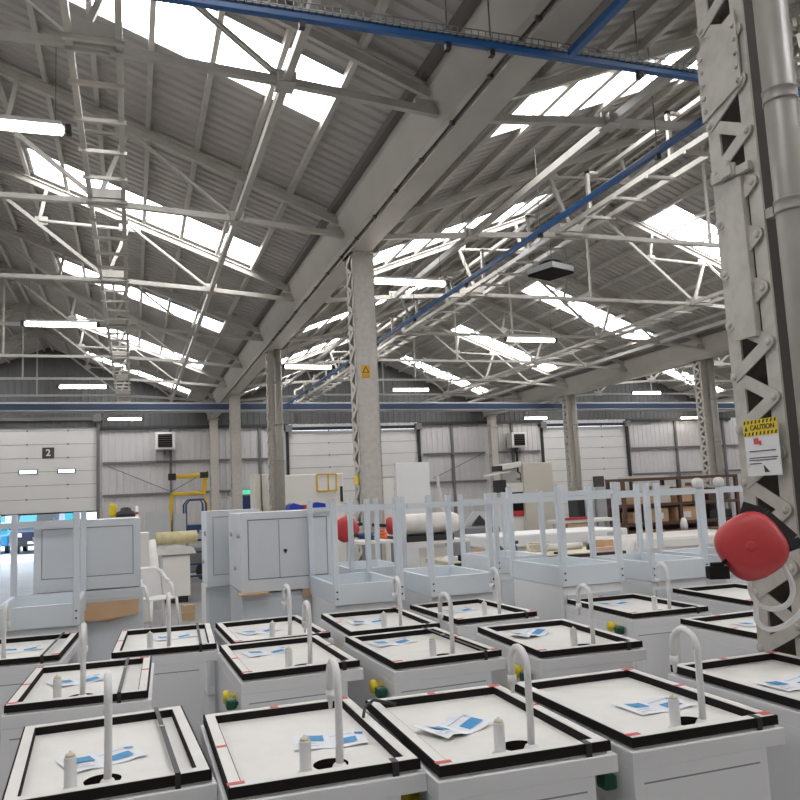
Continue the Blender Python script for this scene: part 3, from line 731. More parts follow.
rl = reel(rc, ax, 'big red cable reel hanging on the near lattice column')
sd = ax.cross(Vector((0, 0, 1))).normalized()
if sd.dot(rt) < 0: sd = -sd
up_ = Vector((0, 0, 1))
pb = [-sd*.03+up_*.158-ax*.02, sd*.055+up_*.125-ax*.02, sd*.155+up_*.02-ax*.02, sd*.17-up_*.02-ax*.02]
br = MB()
for p, q in zip(pb[:-1], pb[1:]): br.bar(p, q+(q-p)*.06, .09, .022, tuple(ax))
br.bar(pb[2], pb[2]-ax*.16-sd*.02, .05, .04); br.bar(pb[3]-sd*.03, pb[3]-sd*.06-up_*.03, .03, .03, tuple(ax))
part('bracket', 'dark', br, rl, 'black mounting bracket')
pl_ = -sd*.148+ax*.05+Vector((0, 0, -.112))-ax*(-.02)
part('plug', 'black', MB().box(pl_, (.088, .06, .055), -.35).box(pl_+Vector((.0, 0, .033)), (.05, .045, .02), -.35).tube([pl_+Vector((.02, 0, .03)), pl_+sd*.06+Vector((0, 0, .07)), -sd*.09+Vector((0, 0, -.06))], .01, 8), rl, 'black plug on a short lead', bevel=.008)
def loop(pts, r, n=24):
    out = []
    for i in range(len(pts)-1):
        p0, p1, p2, p3 = [Vector(pts[max(0, min(len(pts)-1, i+k))]) for k in (-1, 0, 1, 2)]
        for k in range(6):
            u = k/6; out.append(.5*((2*p1)+(p2-p0)*u+(2*p0-5*p1+4*p2-p3)*u*u+(3*p1-p0-3*p2+p3)*u**3))
    return out+[Vector(pts[-1])]
rb = -ax*.05
cb = [rb+sd*.12+Vector((0, 0, -.08)), rb+sd*.155+Vector((0, 0, -.18)), rb+sd*.13+Vector((0, 0, -.255)), rb+sd*.06+Vector((0, 0, -.28)), rb+sd*.0+Vector((0, 0, -.25)), rb-sd*.02+Vector((0, 0, -.17)), rb+sd*.02+Vector((0, 0, -.09))]
part('white_cable', 'plastic', MB().tube(loop(cb, .012), .012, 10), rl, 'white cable loop')
cb = [rb-sd*.0+Vector((0, 0, -.25)), rb-sd*.005+Vector((0, 0, -.33)), rb+sd*.04+Vector((0, 0, -.37)), rb+sd*.11+Vector((0, 0, -.35)), rb+sd*.17+Vector((0, 0, -.30)), rb+sd*.22-ax*.06+Vector((0, 0, -.24))]
part('white_cable', 'plastic', MB().tube(loop(cb, .012), .012, 10), rl, 'white cable loop')
p = at(346, 529, 9.9); q = reel((p.x, 9.9, p.z), (-.4, -1, 0), 'red cable reel left of the middle column, seen between stand legs', .165)
part('arm', 'dark', MB().bar((.0, .05, .0), (.32, .42, .04), .04, .04), q)
p = at(390, 526, 10.2); q = reel((p.x+.03, 10.25, p.z), (1, -.15, 0), 'red cable reel edge on at the right of the middle column', .115)
part('arm', 'dark', MB().bar((-.02, .0, .0), (-.2, .18, .02), .04, .04), q)

# ------------------------------------------------------------------ signs
P00, P10, P11, P01 = atx(743, 421, 2.955), atx(778, 417, 2.955), atx(783, 476, 2.955), atx(749, 475, 2.955)
sy0, sy1 = (P00.y+P01.y)/2, (P10.y+P11.y)/2; sz0, sz1 = (P01.z+P11.z)/2, (P00.z+P10.z)/2
cs = thing('caution_sign', 'white caution notice with yellow striped header on the near column', 'sign', (2.952, (sy0+sy1)/2, sz0))
w_, h_ = abs(sy0-sy1), sz1-sz0
part('sheet', 'signwhite', MB().b2((-.001, -w_/2, 0), (.001, w_/2, h_)), cs)
hd = h_*.29
part('header', 'yellowp', MB().b2((-.003, -w_/2, h_-hd), (-.001, w_/2, h_)), cs)
for zz in (h_-hd*.14, h_-hd*.86):
    st = MB()
    for k in range(9):
        yc = -w_/2+w_*(k+.5)/9
        st.prism([(yc-.006, zz-hd*.1), (yc+.003, zz-hd*.1), (yc-.003, zz+hd*.1), (yc-.012, zz+hd*.1)] if 0 else [(max(-w_/2, yc-.003), zz-hd*.1), (yc+.006, zz-hd*.1), (min(w_/2, yc+.001), zz+hd*.1), (max(-w_/2, yc-.008), zz+hd*.1)], -.0045, -.003, 'x')
    part('stripes', 'ink', st, cs)
text('CAUTION', hd*.44, cs, 'ink', (-.004, -.015, h_-hd*.5), (PI/2, 0, -PI/2), 'wording')
tri = MB(); tri.prism([(w_*.36, h_-hd*.66), (w_*.46, h_-hd*.66), (w_*.41, h_-hd*.34)], -.0045, -.003, 'x'); part('triangle', 'ink', tri, cs)
part('red_symbol', 'tape', MB().b2((-.003, w_*.08, h_*.56), (-.001, w_*.22, h_*.67)).b2((-.003, -.005+w_*.03, h_*.54), (-.001, w_*.07, h_*.62)), cs)
ln = MB()
for zz, a, b in ((.43, -.38, .38), (.31, -.42, .4), (.27, -.38, .4), (.21, .05, .4)):
    ln.b2((-.003, w_*a, h_*zz), (-.001, w_*b, h_*(zz+.016)))
ln.prism([(-w_*.16, h_*.06), (-w_*.02, h_*.06), (w_*.0, h_*.19)], -.003, -.001, 'x')
part('print', 'ink', ln, cs)
p = at(366, 371, CY[1]-.125)
ws = thing('warning_sticker', 'yellow and black triangle warning sticker on the middle column', 'sign', (p.x, CY[1]-.112, p.z))
part('sheet', 'amber', MB().b2((-.06, -.004, -.09), (.06, 0, .08)), ws)
part('triangle', 'ink', MB().prism([(-.05, -.02), (.05, -.02), (0, .07)], -.006, -.004, 'y'), ws)
part('triangle_inner', 'yellowp', MB().prism([(-.028, -.009), (.028, -.009), (0, .042)], -.008, -.006, 'y'), ws)
part('bolt_mark', 'ink', MB().prism([(-.004, .02), (.008, .012), (.002, .010), (.004, -.006), (-.008, .006), (-.001, .007)], -.009, -.008, 'y'), ws)
p = at(357, 479, CY[1]-.1)
tag(MB().b2((X1-.03, CY[1]-.06, p.z-.07), (X1-.022, CY[1]+.16, p.z+.05)).build('yellow_label', 'yellowp'), 'small yellow label on the lattice side of the middle column', 'label')

# ------------------------------------------------------------------ background workshop
def floor_box(name, px0, px1, ptop, Y, depth, m, lab, cat, zb=0, group=None, bevel=.01):
    a, b = at(px0, ptop, Y), at(px1, ptop, Y)
    t = thing(name, lab, cat, (a.x, Y, zb), group=group)
    return t, b.x-a.x, (a.z+b.z)/2-zb
# white cabinet with insulation pile
t, w, h = floor_box('storage_cabinet', 163, 190, 556, 15.5, .7, 'white', 'white cabinet beyond the aisle with insulation piled on it', 'cabinet')
part('carcass', 'cream', MB().b2((0, 0, .12), (w, .7, h)), t, bevel=.01); part('plinth', 'dark', MB().b2((.04, .04, 0), (w-.04, .66, .12)), t); part('top_edge', 'grey', MB().b2((-.02, -.02, h), (w+.02, .7, h+.03)), t)
hx, hz = t.location.x, h+.03
tag(MB().tube([(hx-.12, 15.6, hz+.30), (hx+.62, 15.7, hz+.30)], .12, 14).build('insulation_roll', 'insul'), 'yellow insulation roll lying on the pile on the white cabinet', 'insulation roll')
tag(MB().prism([(hx-.1, hz), (hx+.6, hz), (hx+.55, hz+.1), (hx+.2, hz+.18), (hx-.08, hz+.14)], 15.5, 16.0, 'y').build('folded_dust_sheet', 'film'), 'crumpled pale dust sheet under the insulation roll', 'sheet')
# chair
p = at(157, 612, 12.4)
ch = thing('plastic_chair', 'white plastic chair standing in the aisle behind the sink units', 'chair', (p.x, 12.4, 0), .5)
part('seat', 'plastic', MB().b2((-.22, -.22, .43), (.22, .22, .46)), ch, bevel=.012)
part('backrest', 'plastic', MB().tube([(-.22, .0, .66), (-.24, .15, .68), (-.2, .22, .80), (-.1, .25, .86), (.1, .25, .86), (.2, .22, .80), (.24, .15, .68), (.22, .0, .66)], .036, 8), ch, bevel=0)
part('back_shell', 'plastic', MB().prism([(-.2, .46), (.2, .46), (.19, .78), (.1, .85), (-.1, .85), (-.19, .78)], .215, .235, 'y'), ch)
for sx in (-1, 1): part('arm_post', 'plastic', MB().tube([(sx*.21, -.12, .45), (sx*.22, -.05, .62), (sx*.22, .02, .66)], .024, 8), ch)
for sx in (-1, 1):
    for sy in (-1, 1): part('leg', 'plastic', MB().tube([(sx*.2, sy*.2, .44), (sx*.23, sy*.23, 0)], [.024, .016], 8), ch)
# wood block
p = at(188, 612, 13.2)
for k, (dz, lab) in enumerate(((0, 'lower wooden block on the floor beyond the aisle'), (.115, 'upper wooden block of the pair on the aisle floor'))):
    tag(MB().box((p.x, 13.2, dz+.055), (.19-.02*k, .2, .11), .2*k).build('wood_block', 'wood'), lab, 'wood block', 'wooden blocks in the aisle')
# upright sheets left
for px0, px1, py, Y, m, lab in ((146, 170, 512, 17.0, 'lgrey', 'grey sheet standing upright left of the blue steps'), (175, 186, 514, 17.6, 'lgrey', 'second grey sheet standing right behind the first'), ):
    a, b = at(px0, py, Y), at(px1, py, Y)
    tag(MB().b2((a.x, Y, 0), (b.x, Y+.04, a.z)).build('standing_sheet', m), lab, 'sheet', 'sheets standing upright')
# boxes, tubes between big cupboard and cabinet
for px0, px1, py, Y, m, lab, nm in ((139, 149, 533, 13.2, 'cream', 'tall cream carton behind the large grey cupboard', 'carton'), ):
    a, b = at(px0, py, Y), at(px1, py, Y)
    tag(MB().b2((a.x, Y, 0), (b.x, Y+.5, a.z)).build(nm, m, bevel=.01), lab, 'carton')
a = at(151, 541, 14.3); b = at(158, 590, 14.3)
tag(MB().tube([(a.x, 14.5, a.z), (b.x, 14.2, .08)], .085, 12).build('film_tube', 'film'), 'pale wrapped tube leaning beside the white cabinet', 'tube')
p = at(124, 516, 10.6); 
bx, w, h = floor_box('stacked_crate', 112, 134, 517, 10.5, .5, 'lgrey', 'grey crate stack hidden behind the large grey cupboard', 'crate')
part('crate', 'lgrey', MB().b2((0, 0, 0), (w, .5, h)), bx)
tag(MB().lathe([(.12, 0), (.11, .06), (.07, .075), (.06, .11), (.02, .12)], (p.x+.02, 10.7, bx.location.z+h), n=16).build('black_tub', 'dark'), 'black tub on top of the crates behind the grey cupboard', 'tub')
p = at(112, 511, 10.7)
tag(MB().box((p.x+.01, 10.75, h+.085), (.09, .1, .17)).build('yellow_bag', 'yellowp', bevel=.03), 'yellow bag beside the black tub', 'bag')
p = at(137, 510, 20); q = at(137, 545, 20)
po = thing('marker_post', 'thin red and white banded post against the far cladding', 'post', (p.x, 20, 0))
part('post', 'signwhite', MB().tube([(0, 0, 0), (0, 0, p.z+.1)], .035, 8), po)
for k in range(4): part('band', 'tape', MB().tube([(0, 0, p.z-.1-.16*k), (0, 0, p.z-.04-.16*k)], .039, 8), po)
# yellow boom
bm_ = thing('lifting_boom', 'yellow articulated lifting boom in front of the far wall', 'lift', (at(172, 500, 20).x, 20, 0))
def L(px, py, Y=20): v = at(px, py, Y); return Vector((v.x-bm_.location.x, v.y-20, v.z))
part('base', 'grey', MB().b2((-.5, -.5, .2), (.9, .6, .8)), bm_, bevel=.04)
for sx in (-.35, .75): part('wheel', 'dark', MB().cyl((sx, -.55, .25), .25, .2, 16, (0, 1, 0)), bm_)
part('mast', 'yellow', MB().bar(L(170, 520), L(172, 494), .09, .09).bar((L(170, 520).x, 0, .8), L(170, 520), .05, .05), bm_)
part('lower_arm', 'yellow', MB().bar(L(172, 494), L(205, 493), .10, .09), bm_, bevel=.02)
part('knuckle', 'yellow', MB().bar(L(203, 495), L(206, 476), .11, .11), bm_, bevel=.02)
part('upper_arm', 'yellow', MB().bar(L(206, 475), L(173, 477), .10, .10), bm_, bevel=.02)
part('arm_end', 'dark', MB().box(L(172, 477), (.18, .14, .16)), bm_)
part('arm_joint', 'dark', MB().box(L(204, 475), (.2, .14, .14)), bm_)
part('stay', 'yellow', MB().bar(L(205, 496), L(212, 522), .08, .05), bm_)
# blue steps
a = at(186, 500, 18); b = at(206, 500, 18)
bs = thing('mobile_steps', 'blue mobile safety steps with handrails below the yellow boom', 'steps', (a.x, 18, 0)); w = b.x-a.x
for yy in (0, .9):
    part('handrail', 'bluesteel', MB().tube([(0, yy, 0), (0, yy, a.z-.1), (.08, yy, a.z), (w-.05, yy, a.z), (w, yy, a.z-.1), (w, yy, 0)], .022, 8), bs)
for k in range(5): part('tread', 'bluesteel', MB().b2((0, .05+.15*k, .25*(k+1)-.02), (w, .25+.15*k, .25*(k+1)+.02)), bs)
part('platform_plate', 'bluesteel', MB().b2((0, 0, a.z-.72), (w, .9, a.z-.55)), bs)
# beige cabinets and white booth
t, w, h = floor_box('tall_cabinet', 254, 274, 474, 21, .8, 'beige', 'tall beige cabinet pair right of the exit sign', 'cabinet')
part('carcass', 'beige', MB().b2((0, 0, 0), (w*.33, .8, h)), t, bevel=.02); part('carcass', 'beige', MB().b2((w*.36, .05, 0), (w, .85, h)), t, bevel=.03)
part('hose', 'dark', MB().tube([(w*.34, -.02, h), (w*.33, -.03, h*.75), (w*.4, -.03, h*.55), (w*.45, -.02, .4)], .014, 6), t)
a, b = at(272, 488, 18.9), at(279, 515, 18.9)
tag(MB().tube([(a.x, 18.9, a.z), (a.x+.12, 18.8, .9), (a.x+.3, 18.6, 0)], .06, 8).build('leaning_pole', 'dark'), 'black pole leaning against the second column', 'pole')
t, w, h = floor_box('white_booth', 282, 343, 474, 20.5, 1.6, 'cream', 'large white booth with a yellow framed hatch left of the middle column', 'booth')
part('shell', 'cream', MB().b2((0, 0, 0), (w, 1.6, h)), t, bevel=.02)
hx0, hx1 = w*.56, w*.88
part('hatch', 'signwhite', MB().b2((hx0, -.02, h-.46), (hx1, 0, h-.03)), t)
hf = MB()
for z_ in (h-.45, h-.02): hf.b2((hx0, -.035, z_-.02), (hx1, -.015, z_+.02))
for x_ in (hx0, hx0+.3, hx1): hf.b2((x_-.02, -.035, h-.46), (x_+.02, -.015, h-.02))
part('hatch_frame', 'yellow', hf, t)
part('slot', 'dark', MB().b2((w*.94, -.01, h-.75), (w*.985, 0, h-.35)), t)
# table with blue sheets
t, w, h = floor_box('side_table', 283, 332, 511, 15.0, .9, 'cream', 'pale table with blue sheets behind the double door cupboard', 'table')
part('top', 'palewood', MB().b2((0, 0, h-.04), (w, .9, h)), t)
for x_ in (.04, w-.04):
    for y_ in (.04, .86): part('leg', 'lgrey', MB().b2((x_-.025, y_-.025, 0), (x_+.025, y_+.025, h-.04)), t)
tb, th = t.location.x, h
for x0, x1, lab in ((.12, .38, 'folded blue plastic sheet at the left of the pale table'), (.56, .92, 'folded blue plastic sheet at the right of the pale table')):
    tag(MB().prism([(tb+x0, th), (tb+x1, th), (tb+x1, th+.11), (tb+x0+.1, th+.16), (tb+x0+.03, th+.13)], 15.05, 15.5, 'y').build('blue_sheet', 'royal'), lab, 'plastic sheet', 'folded blue sheets')
tag(MB().box((tb+.47, 15.2, th+.06), (.1, .2, .12)).build('red_box', 'red'), 'small red box between the blue sheets', 'box')
# small tool table with grinder
t, w, h = floor_box('tool_table', 362, 396, 541, 9.0, .6, 'palewood', 'small work table with a grinder and hose by the middle column', 'table')
part('top', 'cream', MB().b2((0, 0, h-.03), (w, .6, h)), t)
for x_ in (.03, w-.03):
    for y_ in (.03, .57): part('leg', 'grey', MB().b2((x_-.02, y_-.02, 0), (x_+.02, y_+.02, h-.03)), t)
gx = t.location.x
gr = thing('power_tool', 'blue and black power tool on the small work table', 'tool', (gx+.12, 9.2, h))
part('body', 'bluesteel', MB().tube([(-.1, 0, .06), (.1, 0, .05)], [.035, .05], 10), gr); part('head', 'lgrey', MB().lathe([(.05, 0), (.055, .05), (.03, .07)], (.1, 0, .02), n=12), gr); part('handle', 'dark', MB().tube([(-.1, 0, .06), (-.16, 0, .09)], .022, 8), gr)
tag(MB().tube([(gx+.33+.05*math.cos(k*.7), 9.25+.06*math.sin(k*.7), h+.012+.004*k) for k in range(26)], .012, 6).build('hose_coil', 'orange'), 'orange hose coil on the small work table', 'hose')
# white film roll on a bench
t, w, h = floor_box('packing_bench', 396, 470, 541, 11.0, .8, 'cream', 'white packing bench carrying the film roll', 'bench')
part('top', 'cream', MB().b2((0, 0, h-.04), (w, .8, h)), t); part('shelf', 'palewood', MB().b2((.03, .03, .45), (w-.03, .77, .48)), t); part('side_panel', 'cream', MB().b2((.4, .1, .05), (w-.3, .14, h-.1)), t)
for x_ in (.03, w-.03):
    for y_ in (.03, .77): part('leg', 'lgrey', MB().b2((x_-.03, y_-.03, 0), (x_+.03, y_+.03, h-.04)), t)
px_ = t.location.x
tag(MB().b2((px_+.05, 11.05, h), (px_+w*.8, 11.6, h+.085)).build('roll_cradle', 'dark'), 'black cradle under the white film roll', 'cradle')
a = at(400, 527, 11.1); b = at(452, 524, 11.25)
fr = thing('film_roll', 'large roll of white film lying on the packing bench', 'film roll', (a.x, 11.2, h+.085))
part('film', 'film', MB().tube([(0, 0, .16), (.04, 0, .16), (b.x-a.x, .1, .16), (b.x-a.x+.1, .1, .16)], [.155, .16, .16, .13], 24), fr); part('core', 'dark', MB().cyl((-.01, 0, .16), .03, .03, 12, (1, 0, 0)), fr)
a, b = at(395, 463, 15.5), at(429, 463, 15.5)
tag(MB().b2((a.x, 15.5, 0), (b.x, 15.56, a.z)).build('upright_board', 'signwhite', bevel=.01), 'large pale board standing upright behind the film roll', 'board')
a, b = at(379, 478, 17), at(396, 478, 17)
tag(MB().b2((a.x, 17.2, 0), (b.x, 17.9, a.z)).build('white_carton_stack', 'cream', bevel=.01), 'white carton stack between the middle column and the pale board', 'cartons')
a, b = at(437, 476, 17), at(443, 500, 17)
tag(MB().bar((a.x, 17, a.z), (b.x+.1, 16.8, 0), .03, .10).build('leaning_plank', 'cream'), 'thin pale plank leaning right of the upright board', 'plank')
# grey tool and clutter behind
t, w, h = floor_box('grey_machine', 462, 500, 527, 13.8, .9, 'grey', 'grey guillotine like machine behind the film roll bench', 'machine')
part('cabinet', 'grey', MB().b2((0, 0, 0), (w, .9, h)), t, bevel=.02)
part('guard', 'lgrey', MB().prism([(w*.1, h), (w*.95, h), (w*.75, h+.28), (w*.4, h+.3), (w*.2, h+.15)], .1, .14, 'y'), t); part('guard_window', 'dark', MB().prism([(w*.3, h+.03), (w*.75, h+.03), (w*.52, h+.22)], .07, .1, 'y'), t)
# tall machine with beige guard
t, w, h = floor_box('bandsaw_machine', 492, 552, 463, 17.0, 1.0, 'beige', 'tall beige machine with a black red striped panel and white arm', 'machine')
part('guard_panel', 'beige', MB().b2((w*.50, 0, .1), (w, .12, h)), t, bevel=.01)
part('frame_column', 'cream', MB().b2((w*.20, .1, 0), (w*.52, .7, h-.68)), t, bevel=.02)
part('black_panel', 'black', MB().b2((w*.33, .08, h-1.25), (w*.58, .1, h-.58)), t); part('red_stripe', 'red', MB().b2((w*.33, .07, h-1.25), (w*.58, .08, h-1.12)), t)
part('upper_arm', 'cream', MB().bar((w*.12, .2, h-.1), (w*.5, .2, h-.02), .3, .13), t, bevel=.02); part('arm_tip', 'dark', MB().box((w*.13, .18, h-.11), (.12, .34, .13)), t)
part('blade_table', 'signwhite', MB().bar((-.05, .2, h-.26), (w*.3, .2, h-.19), .4, .03), t); part('lower_arm', 'cream', MB().b2((w*.2, .05, h-.68), (w*.52, .5, h-.46)), t); part('lower_arm_end', 'dark', MB().b2((w*.15, .03, h-.68), (w*.22, .52, h-.38)), t)
part('throat', 'lgrey', MB().b2((w*.25, .3, h-.46), (w*.48, .45, h-.12)), t)
# long workbench with tools
t, w, h = floor_box('workbench', 452, 626, 556, 9.6, 1.0, 'palewood', 'long pale workbench with tools behind the stands', 'workbench')
part('top', 'palewood', MB().b2((0, 0, h-.05), (w, 1.0, h)), t); part('edge', 'dark', MB().b2((0, -.012, h-.055), (w, 0, h-.012)), t)
for x_ in (.05, w*.33, w*.66, w-.05):
    for y_ in (.05, .95): part('leg', 'cream', MB().b2((x_-.04, y_-.04, 0), (x_+.04, y_+.04, h-.05)), t)
part('side_panel', 'cream', MB().b2((w*.1, .1, .2), (w*.5, .14, h-.12)), t)
wx, wh = t.location.x, h
def on_bench(px, dy=.2): return at(px, 550, 9.6+dy).x
x_ = on_bench(465); tg = thing('black_case', 'black tool case on the workbench behind the film roll', 'case', (x_, 9.75, wh)); part('case', 'black', MB().b2((-.1, -.08, 0), (.1, .08, .075)), tg, bevel=.01); part('handle', 'dark', MB().tube([(-.04, -.08, .04), (-.04, -.11, .04), (.04, -.11, .04), (.04, -.08, .04)], .008, 6), tg)
x_ = on_bench(479); tg = thing('orange_tool', 'orange power tool on the workbench', 'tool', (x_, 9.8, wh)); part('body', 'orange', MB().tube([(-.1, 0, .05), (0, 0, .07), (.08, 0, .05)], [.035, .055, .03], 10), tg); part('switch', 'dark', MB().box((0, -.05, .07), (.03, .02, .02)), tg)
for px, lab in ((455, 'paper heap at the left of the workbench'), (474, 'second paper heap beside the black case')):
    x_ = on_bench(px, .4); tag(MB().prism([(x_-.12, wh), (x_+.12, wh), (x_+.09, wh+.03), (x_-.05, wh+.05)], 9.9, 10.2, 'y').build('paper_heap', 'paper'), lab, 'papers', 'paper heaps on the workbench')
x_ = on_bench(516); tg = thing('spray_gun', 'blue spray gun standing on the workbench', 'tool', (x_, 9.85, wh)); part('cup', 'bluesteel', MB().lathe([(.03, 0), (.045, .03), (.045, .13), (.02, .16)], (0, 0, 0), n=12), tg); part('nozzle', 'dark', MB().bar((-.06, 0, .17), (.06, 0, .19), .03, .04), tg)
x_ = on_bench(543); tg = thing('cable_coil', 'pale cable coil heaped on the workbench right of the spray gun', 'cable', (x_, 9.9, wh))
part('coil', 'palewood', MB().tube([((.13+.02*math.sin(k))*math.cos(k*.55), (.1)*math.sin(k*.55), .02+.003*k+.02*abs(math.sin(k*.9))) for k in range(46)], .011, 6), tg)
x_ = on_bench(572); tag(MB().tube([(x_-.30, 10.25, wh+.05), (x_+.45, 10.3, wh+.05)], .05, 10).build('foam_tube', 'film'), 'pale foam tube lying at the right of the workbench', 'tube')
x_ = on_bench(600, .0); tag(MB().b2((x_-.03, 9.63, wh), (x_+.25, 9.72, wh+.05)).build('pink_sheet', mat('pink_film', (.66, .42, .38), .5)), 'pinkish strip along the right of the workbench', 'sheet')
for px, dy, hgt, rr, m, nm, lab in ((488, .5, .16, .035, 'signwhite', 'bottle', 'white bottle standing on the workbench right of the orange tool'), (500, .7, .12, .05, 'dark', 'pot', 'black pot at the back of the workbench'), (507, .35, .10, .04, 'bluesteel', 'pot', 'small blue pot beside the spray gun'), (530, .75, .13, .045, 'cream', 'pot', 'cream pot behind the cable coil'), (590, .45, .09, .05, 'dark', 'pot', 'low black pot at the right of the workbench')):
    x_ = on_bench(px, dy); tag(MB().lathe([(rr, 0), (rr, hgt*.75), (rr*.5, hgt*.88), (rr*.45, hgt)], (x_, 9.6+dy, wh), n=14).build(nm, m), lab, nm)
for px, dy, sz, m, lab in ((496, .3, (.16, .1, .05), 'palewood', 'small pale offcut on the workbench'), (522, .25, (.1, .12, .04), 'red', 'small red part on the workbench'), (560, .15, (.2, .05, .03), 'dark', 'dark strip on the front of the workbench'), (604, .5, (.2, .2, .12), 'card', 'small carton at the right end of the workbench')):
    x_ = on_bench(px, dy); tag(MB().box((x_, 9.6+dy, wh+sz[2]/2), sz, .3).build('bench_offcut', m), lab, 'bench part')
# white wrapped sheet stack and rolls
t, w, h = floor_box('wrapped_stack', 490, 628, 532, 12.4, 1.2, 'film', 'long stack of bright white wrapped sheets behind the workbench', 'sheet stack')
part('wrapping', 'signwhite', MB().b2((0, 0, h-.22), (w, 1.2, h)), t, bevel=.03); part('pallet', 'palewood', MB().b2((.02, .05, 0), (w-.02, 1.15, h-.22)), t); part('window_patch', 'clad', MB().b2((w*.84, -.004, h-.14), (w*.95, 0, h-.05)), t)
t, w, h = floor_box('shrouded_bed', 628, 760, 535, 10.7, 1.3, 'film', 'long machine bed under pale film behind the red reel', 'covered machine')
part('cover', 'film', MB().prism([(0, .2), (w, .2), (w, h-.06), (w*.95, h), (.1, h), (.0, h-.2)], 0, 1.3, 'y'), t, bevel=.04); part('base', 'grey', MB().b2((.05, .05, 0), (w-.05, 1.2, .22)), t)
part('fold', 'cream', MB().b2((.12, -.02, h-.16), (w*.98, .0, h-.03)), t, bevel=.008)
# brown rack with boxes
a, b = at(622, 478, 14.5), at(735, 475, 14.5)
rk = thing('storage_rack', 'brown steel rack with cardboard boxes and dark shelves', 'rack', (a.x, 14.5, 0)); w = b.x-a.x; h = (a.z+b.z)/2
for x_ in (0, w*.48, w):
    for y_ in (0, .56): part('post', 'brown', MB().b2((x_-.035, y_-.035, 0), (x_+.035, y_+.035, h)), rk)
for z_ in (h-.0, h-.55, h-.95, .4): part('shelf', 'brown', MB().b2((-.03, -.03, z_-.06), (w+.03, .6, z_)), rk)
part('back_sheet', 'brown', MB().b2((.05, .585, .4), (w*.97, .597, h-.62)), rk)
bxs = [(.10, .28, h-.55, .3, 'card', 'cardboard box at the left of the upper rack shelf'), (.46, .62, h-.55, .36, 'card', 'cardboard box in the middle of the upper rack shelf'), (.74, .95, h-.55, .3, 'brown', 'dark brown crate on the upper rack shelf'),
       (.07, .17, h-.95, .26, 'card', 'narrow box on the middle rack shelf at the left'), (.22, .40, h-.95, .32, 'wood', 'tan box with a white label on the middle rack shelf'), (.44, .66, h-.95, .33, 'card', 'wide cardboard box on the middle rack shelf'), (.74, .97, h-.95, .22, 'dark', 'black bin on the middle rack shelf'),
       (.30, .43, h-.55, .40, 'beige', 'pale tall box left of the middle of the upper rack shelf'), (.66, .73, h-.55, .44, 'wood', 'narrow tan box on the upper rack shelf'), (.12, .36, .4, .42, 'card', 'large cardboard box on the lowest rack shelf'), (.55, .85, .4, .40, 'wood', 'wide tan crate on the lowest rack shelf')]
for x0, x1, z_, hh, m, lab in bxs:
    t = thing('storage_box', lab, 'box', (a.x+w*(x0+x1)/2, 14.56, z_+.003), group='boxes on the brown rack'); ww = w*(x1-x0)-.08
    part('carton', m, MB().b2((-ww/2, 0, 0), (ww/2, .44, hh-.03)), t, bevel=.006)
    if 'white label' in lab or 'wide' in lab: part('shipping_label', 'signwhite', MB().b2((-.1, -.004, .06), (.1, 0, .19)), t)
p = at(637, 471, 14.6); tag(MB().b2((a.x+.3, 14.55, h), (a.x+1.2, 15.1, h+.05)).build('rack_top_board', 'beige'), 'pale board lying on top of the brown rack', 'board')
tag(MB().lathe([(.07, 0), (.08, .1), (.06, .2), (.03, .25)], (at(684, 525, 13.8).x, 13.8, at(684, 530, 13.8).z), n=14).build('white_bag', 'plastic'), 'small white bag standing in front of the brown rack', 'bag')
p = at(684, 530, 13.8)
t = thing('grey_trolley', 'low dark trolley in front of the brown rack', 'trolley', (p.x-.6, 13.5, 0)); part('deck', 'brown', MB().b2((0, 0, p.z-.06), (1.4, .7, p.z-.001)), t)
for x_ in (.05, 1.35):
    for y_ in (.05, .65): part('leg', 'brown', MB().b2((x_-.03, y_-.03, 0), (x_+.03, y_+.03, p.z-.06)), t)
# shelf bay left of the rack
t, w, h = floor_box('parts_shelf', 563, 618, 519, 14.2, .7, 'lgrey', 'low shelf with a red edged board behind the wrapped stack', 'shelf')
part('board', 'cream', MB().b2((0, 0, h-.06), (w, .7, h)), t); part('red_edge', 'red', MB().b2((.02, -.02, h), (w*.55, .1, h+.05)), t); part('lower_board', 'wood', MB().b2((.1, 0, h-.35), (w*.6, .6, h-.08)), t)
for x_ in (.04, w-.04): part('post', 'lgrey', MB().b2((x_-.03, .3, 0), (x_+.03, .4, h-.06)), t)
for px0, px1, py, Y, m, lab in ((596, 612, 487, 18.5, 'lgrey', 'grey metal cupboard behind the low shelf'), (577, 584, 492, 18.2, 'dark', 'dark narrow locker behind the low shelf'), (585, 594, 490, 18.6, 'clad', 'pale narrow locker behind the low shelf')):
    u, v = at(px0, py, Y), at(px1, py, Y); tag(MB().b2((u.x, Y, 0), (v.x, Y+.5, u.z)).build('steel_locker', m, bevel=.01), lab, 'locker', 'lockers behind the shelf')
p = at(600, 482, YW-.1)
tag(MB().b2((p.x-.28, YW-.02, p.z-.28), (p.x+.28, YW+.04, p.z+.28)).build('door_number_plate', 'signdark'), 'dark square number plate on the closed right door', 'sign')

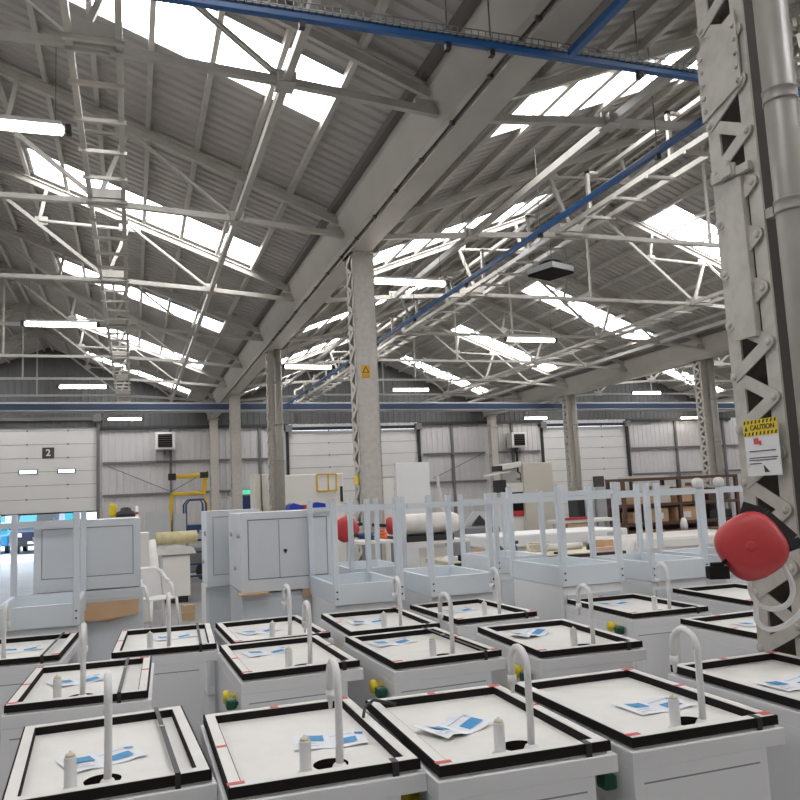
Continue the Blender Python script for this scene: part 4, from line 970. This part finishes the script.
# ------------------------------------------------------------------ outside the raised door
tag(MB().b2((-40, YW+.2, -.25), (60, 90, -.02)).build('yard_ground', 'yard'), 'pale concrete yard outside the raised door', 'yard', kind='structure')
van = thing('parked_van', 'dark van with a cyan windscreen parked outside the raised door', 'van', (-4.2, 39.5, -.02))
bw = .95
bd = MB(); bd.prism([(0, .35), (0, 1.0), (.75, 1.12), (1.25, 1.78), (1.5, 1.92), (4.4, 1.92), (4.6, .4)], -bw, bw, 'x')
part('body', 'car', bd, van, bevel=.06)
part('windscreen', 'glass', MB().add([(-.8, .82, 1.17), (.8, .82, 1.17), (.7, 1.2, 1.70), (-.7, 1.2, 1.70), (-.8, .80, 1.19), (.8, .80, 1.19), (.7, 1.18, 1.72), (-.7, 1.18, 1.72)], [(0, 1, 2, 3), (4, 7, 6, 5), (0, 4, 5, 1), (1, 5, 6, 2), (2, 6, 7, 3), (3, 7, 4, 0)]), van)
part('windscreen_dark_half', 'dark', MB().prism([(.80, 1.20), (1.17, 1.72), (1.14, 1.74), (.77, 1.22)], .0, .72, 'x'), van, 'added dark sheet over the right of the windscreen')  # dark sheet added over the glass so its right half shows less glare
for s in (-1, 1):
    part('headlamp', 'signwhite', MB().box((s*.68, -.01, .85), (.34, .06, .17)), van, bevel=.02); part('mirror', 'car', MB().box((s*1.08, 1.05, 1.2), (.2, .12, .22)), van, bevel=.03)
    for y_ in (.85, 3.7): part('wheel', 'dark', MB().cyl((s*.78-.1, y_, .35), .35, .2, 18, (1, 0, 0)), van)
part('bumper', 'dark', MB().b2((-.92, -.08, .35), (.92, .05, .62)), van, bevel=.03); part('number_plate', 'signwhite', MB().b2((-.26, -.09, .45), (.26, -.08, .56)), van)
cr = thing('parked_car', 'bright blue car showing at the left edge of the yard', 'car', (-6.3, 41, -.02))
part('body', 'bluecar', MB().prism([(0, .35), (0, .85), (.9, .95), (1.5, 1.4), (3.0, 1.42), (3.7, .95), (4.1, .9), (4.15, .35)], -.85, .85, 'x'), cr, bevel=.05)
part('windscreen', 'glass', MB().bar((0, .95, .98), (0, 1.5, 1.38), 1.3, .03, (1, 0, 0)) if 0 else MB().b2((-.65, 1.0, 1.0), (.65, 1.3, 1.34)), cr)
for s in (-1, 1):
    for y_ in (.75, 3.4): part('wheel', 'dark', MB().cyl((s*.72-.09, y_, .31), .31, .18, 18, (1, 0, 0)), cr)
bg = thing('yard_building', 'pale rendered building across the yard', 'building', (-14, 66, 0))
part('wall', 'bright', MB().b2((0, 0, 0), (30, 8, 7)), bg); part('roof', 'lgrey', MB().b2((-.3, -.3, 7), (30.3, 8.3, 7.3)), bg)
for x_ in (3, 8, 13, 18, 23): part('window', 'glass', MB().b2((x_, -.04, 1.2), (x_+2, .0, 2.8)), bg)

# ------------------------------------------------------------------ light
w = bpy.data.worlds.new('sky'); sc.world = w; w.use_nodes = True
nt = w.node_tree; b = nt.nodes['Background']; b.inputs['Color'].default_value = (.80, .90, 1.0, 1); b.inputs['Strength'].default_value = 3.6
sc.view_settings.view_transform = 'Standard'; sc.view_settings.look = 'None'; sc.view_settings.gamma = 1
sc.view_settings.use_curve_mapping = False; sc.view_settings.exposure = 0.42
sc.cycles.max_bounces = 10; sc.cycles.diffuse_bounces = 7; sc.cycles.glossy_bounces = 3; sc.cycles.use_denoising = True
sc.cycles.sample_clamp_indirect = 6; sc.cycles.caustics_reflective = False; sc.cycles.caustics_refractive = False
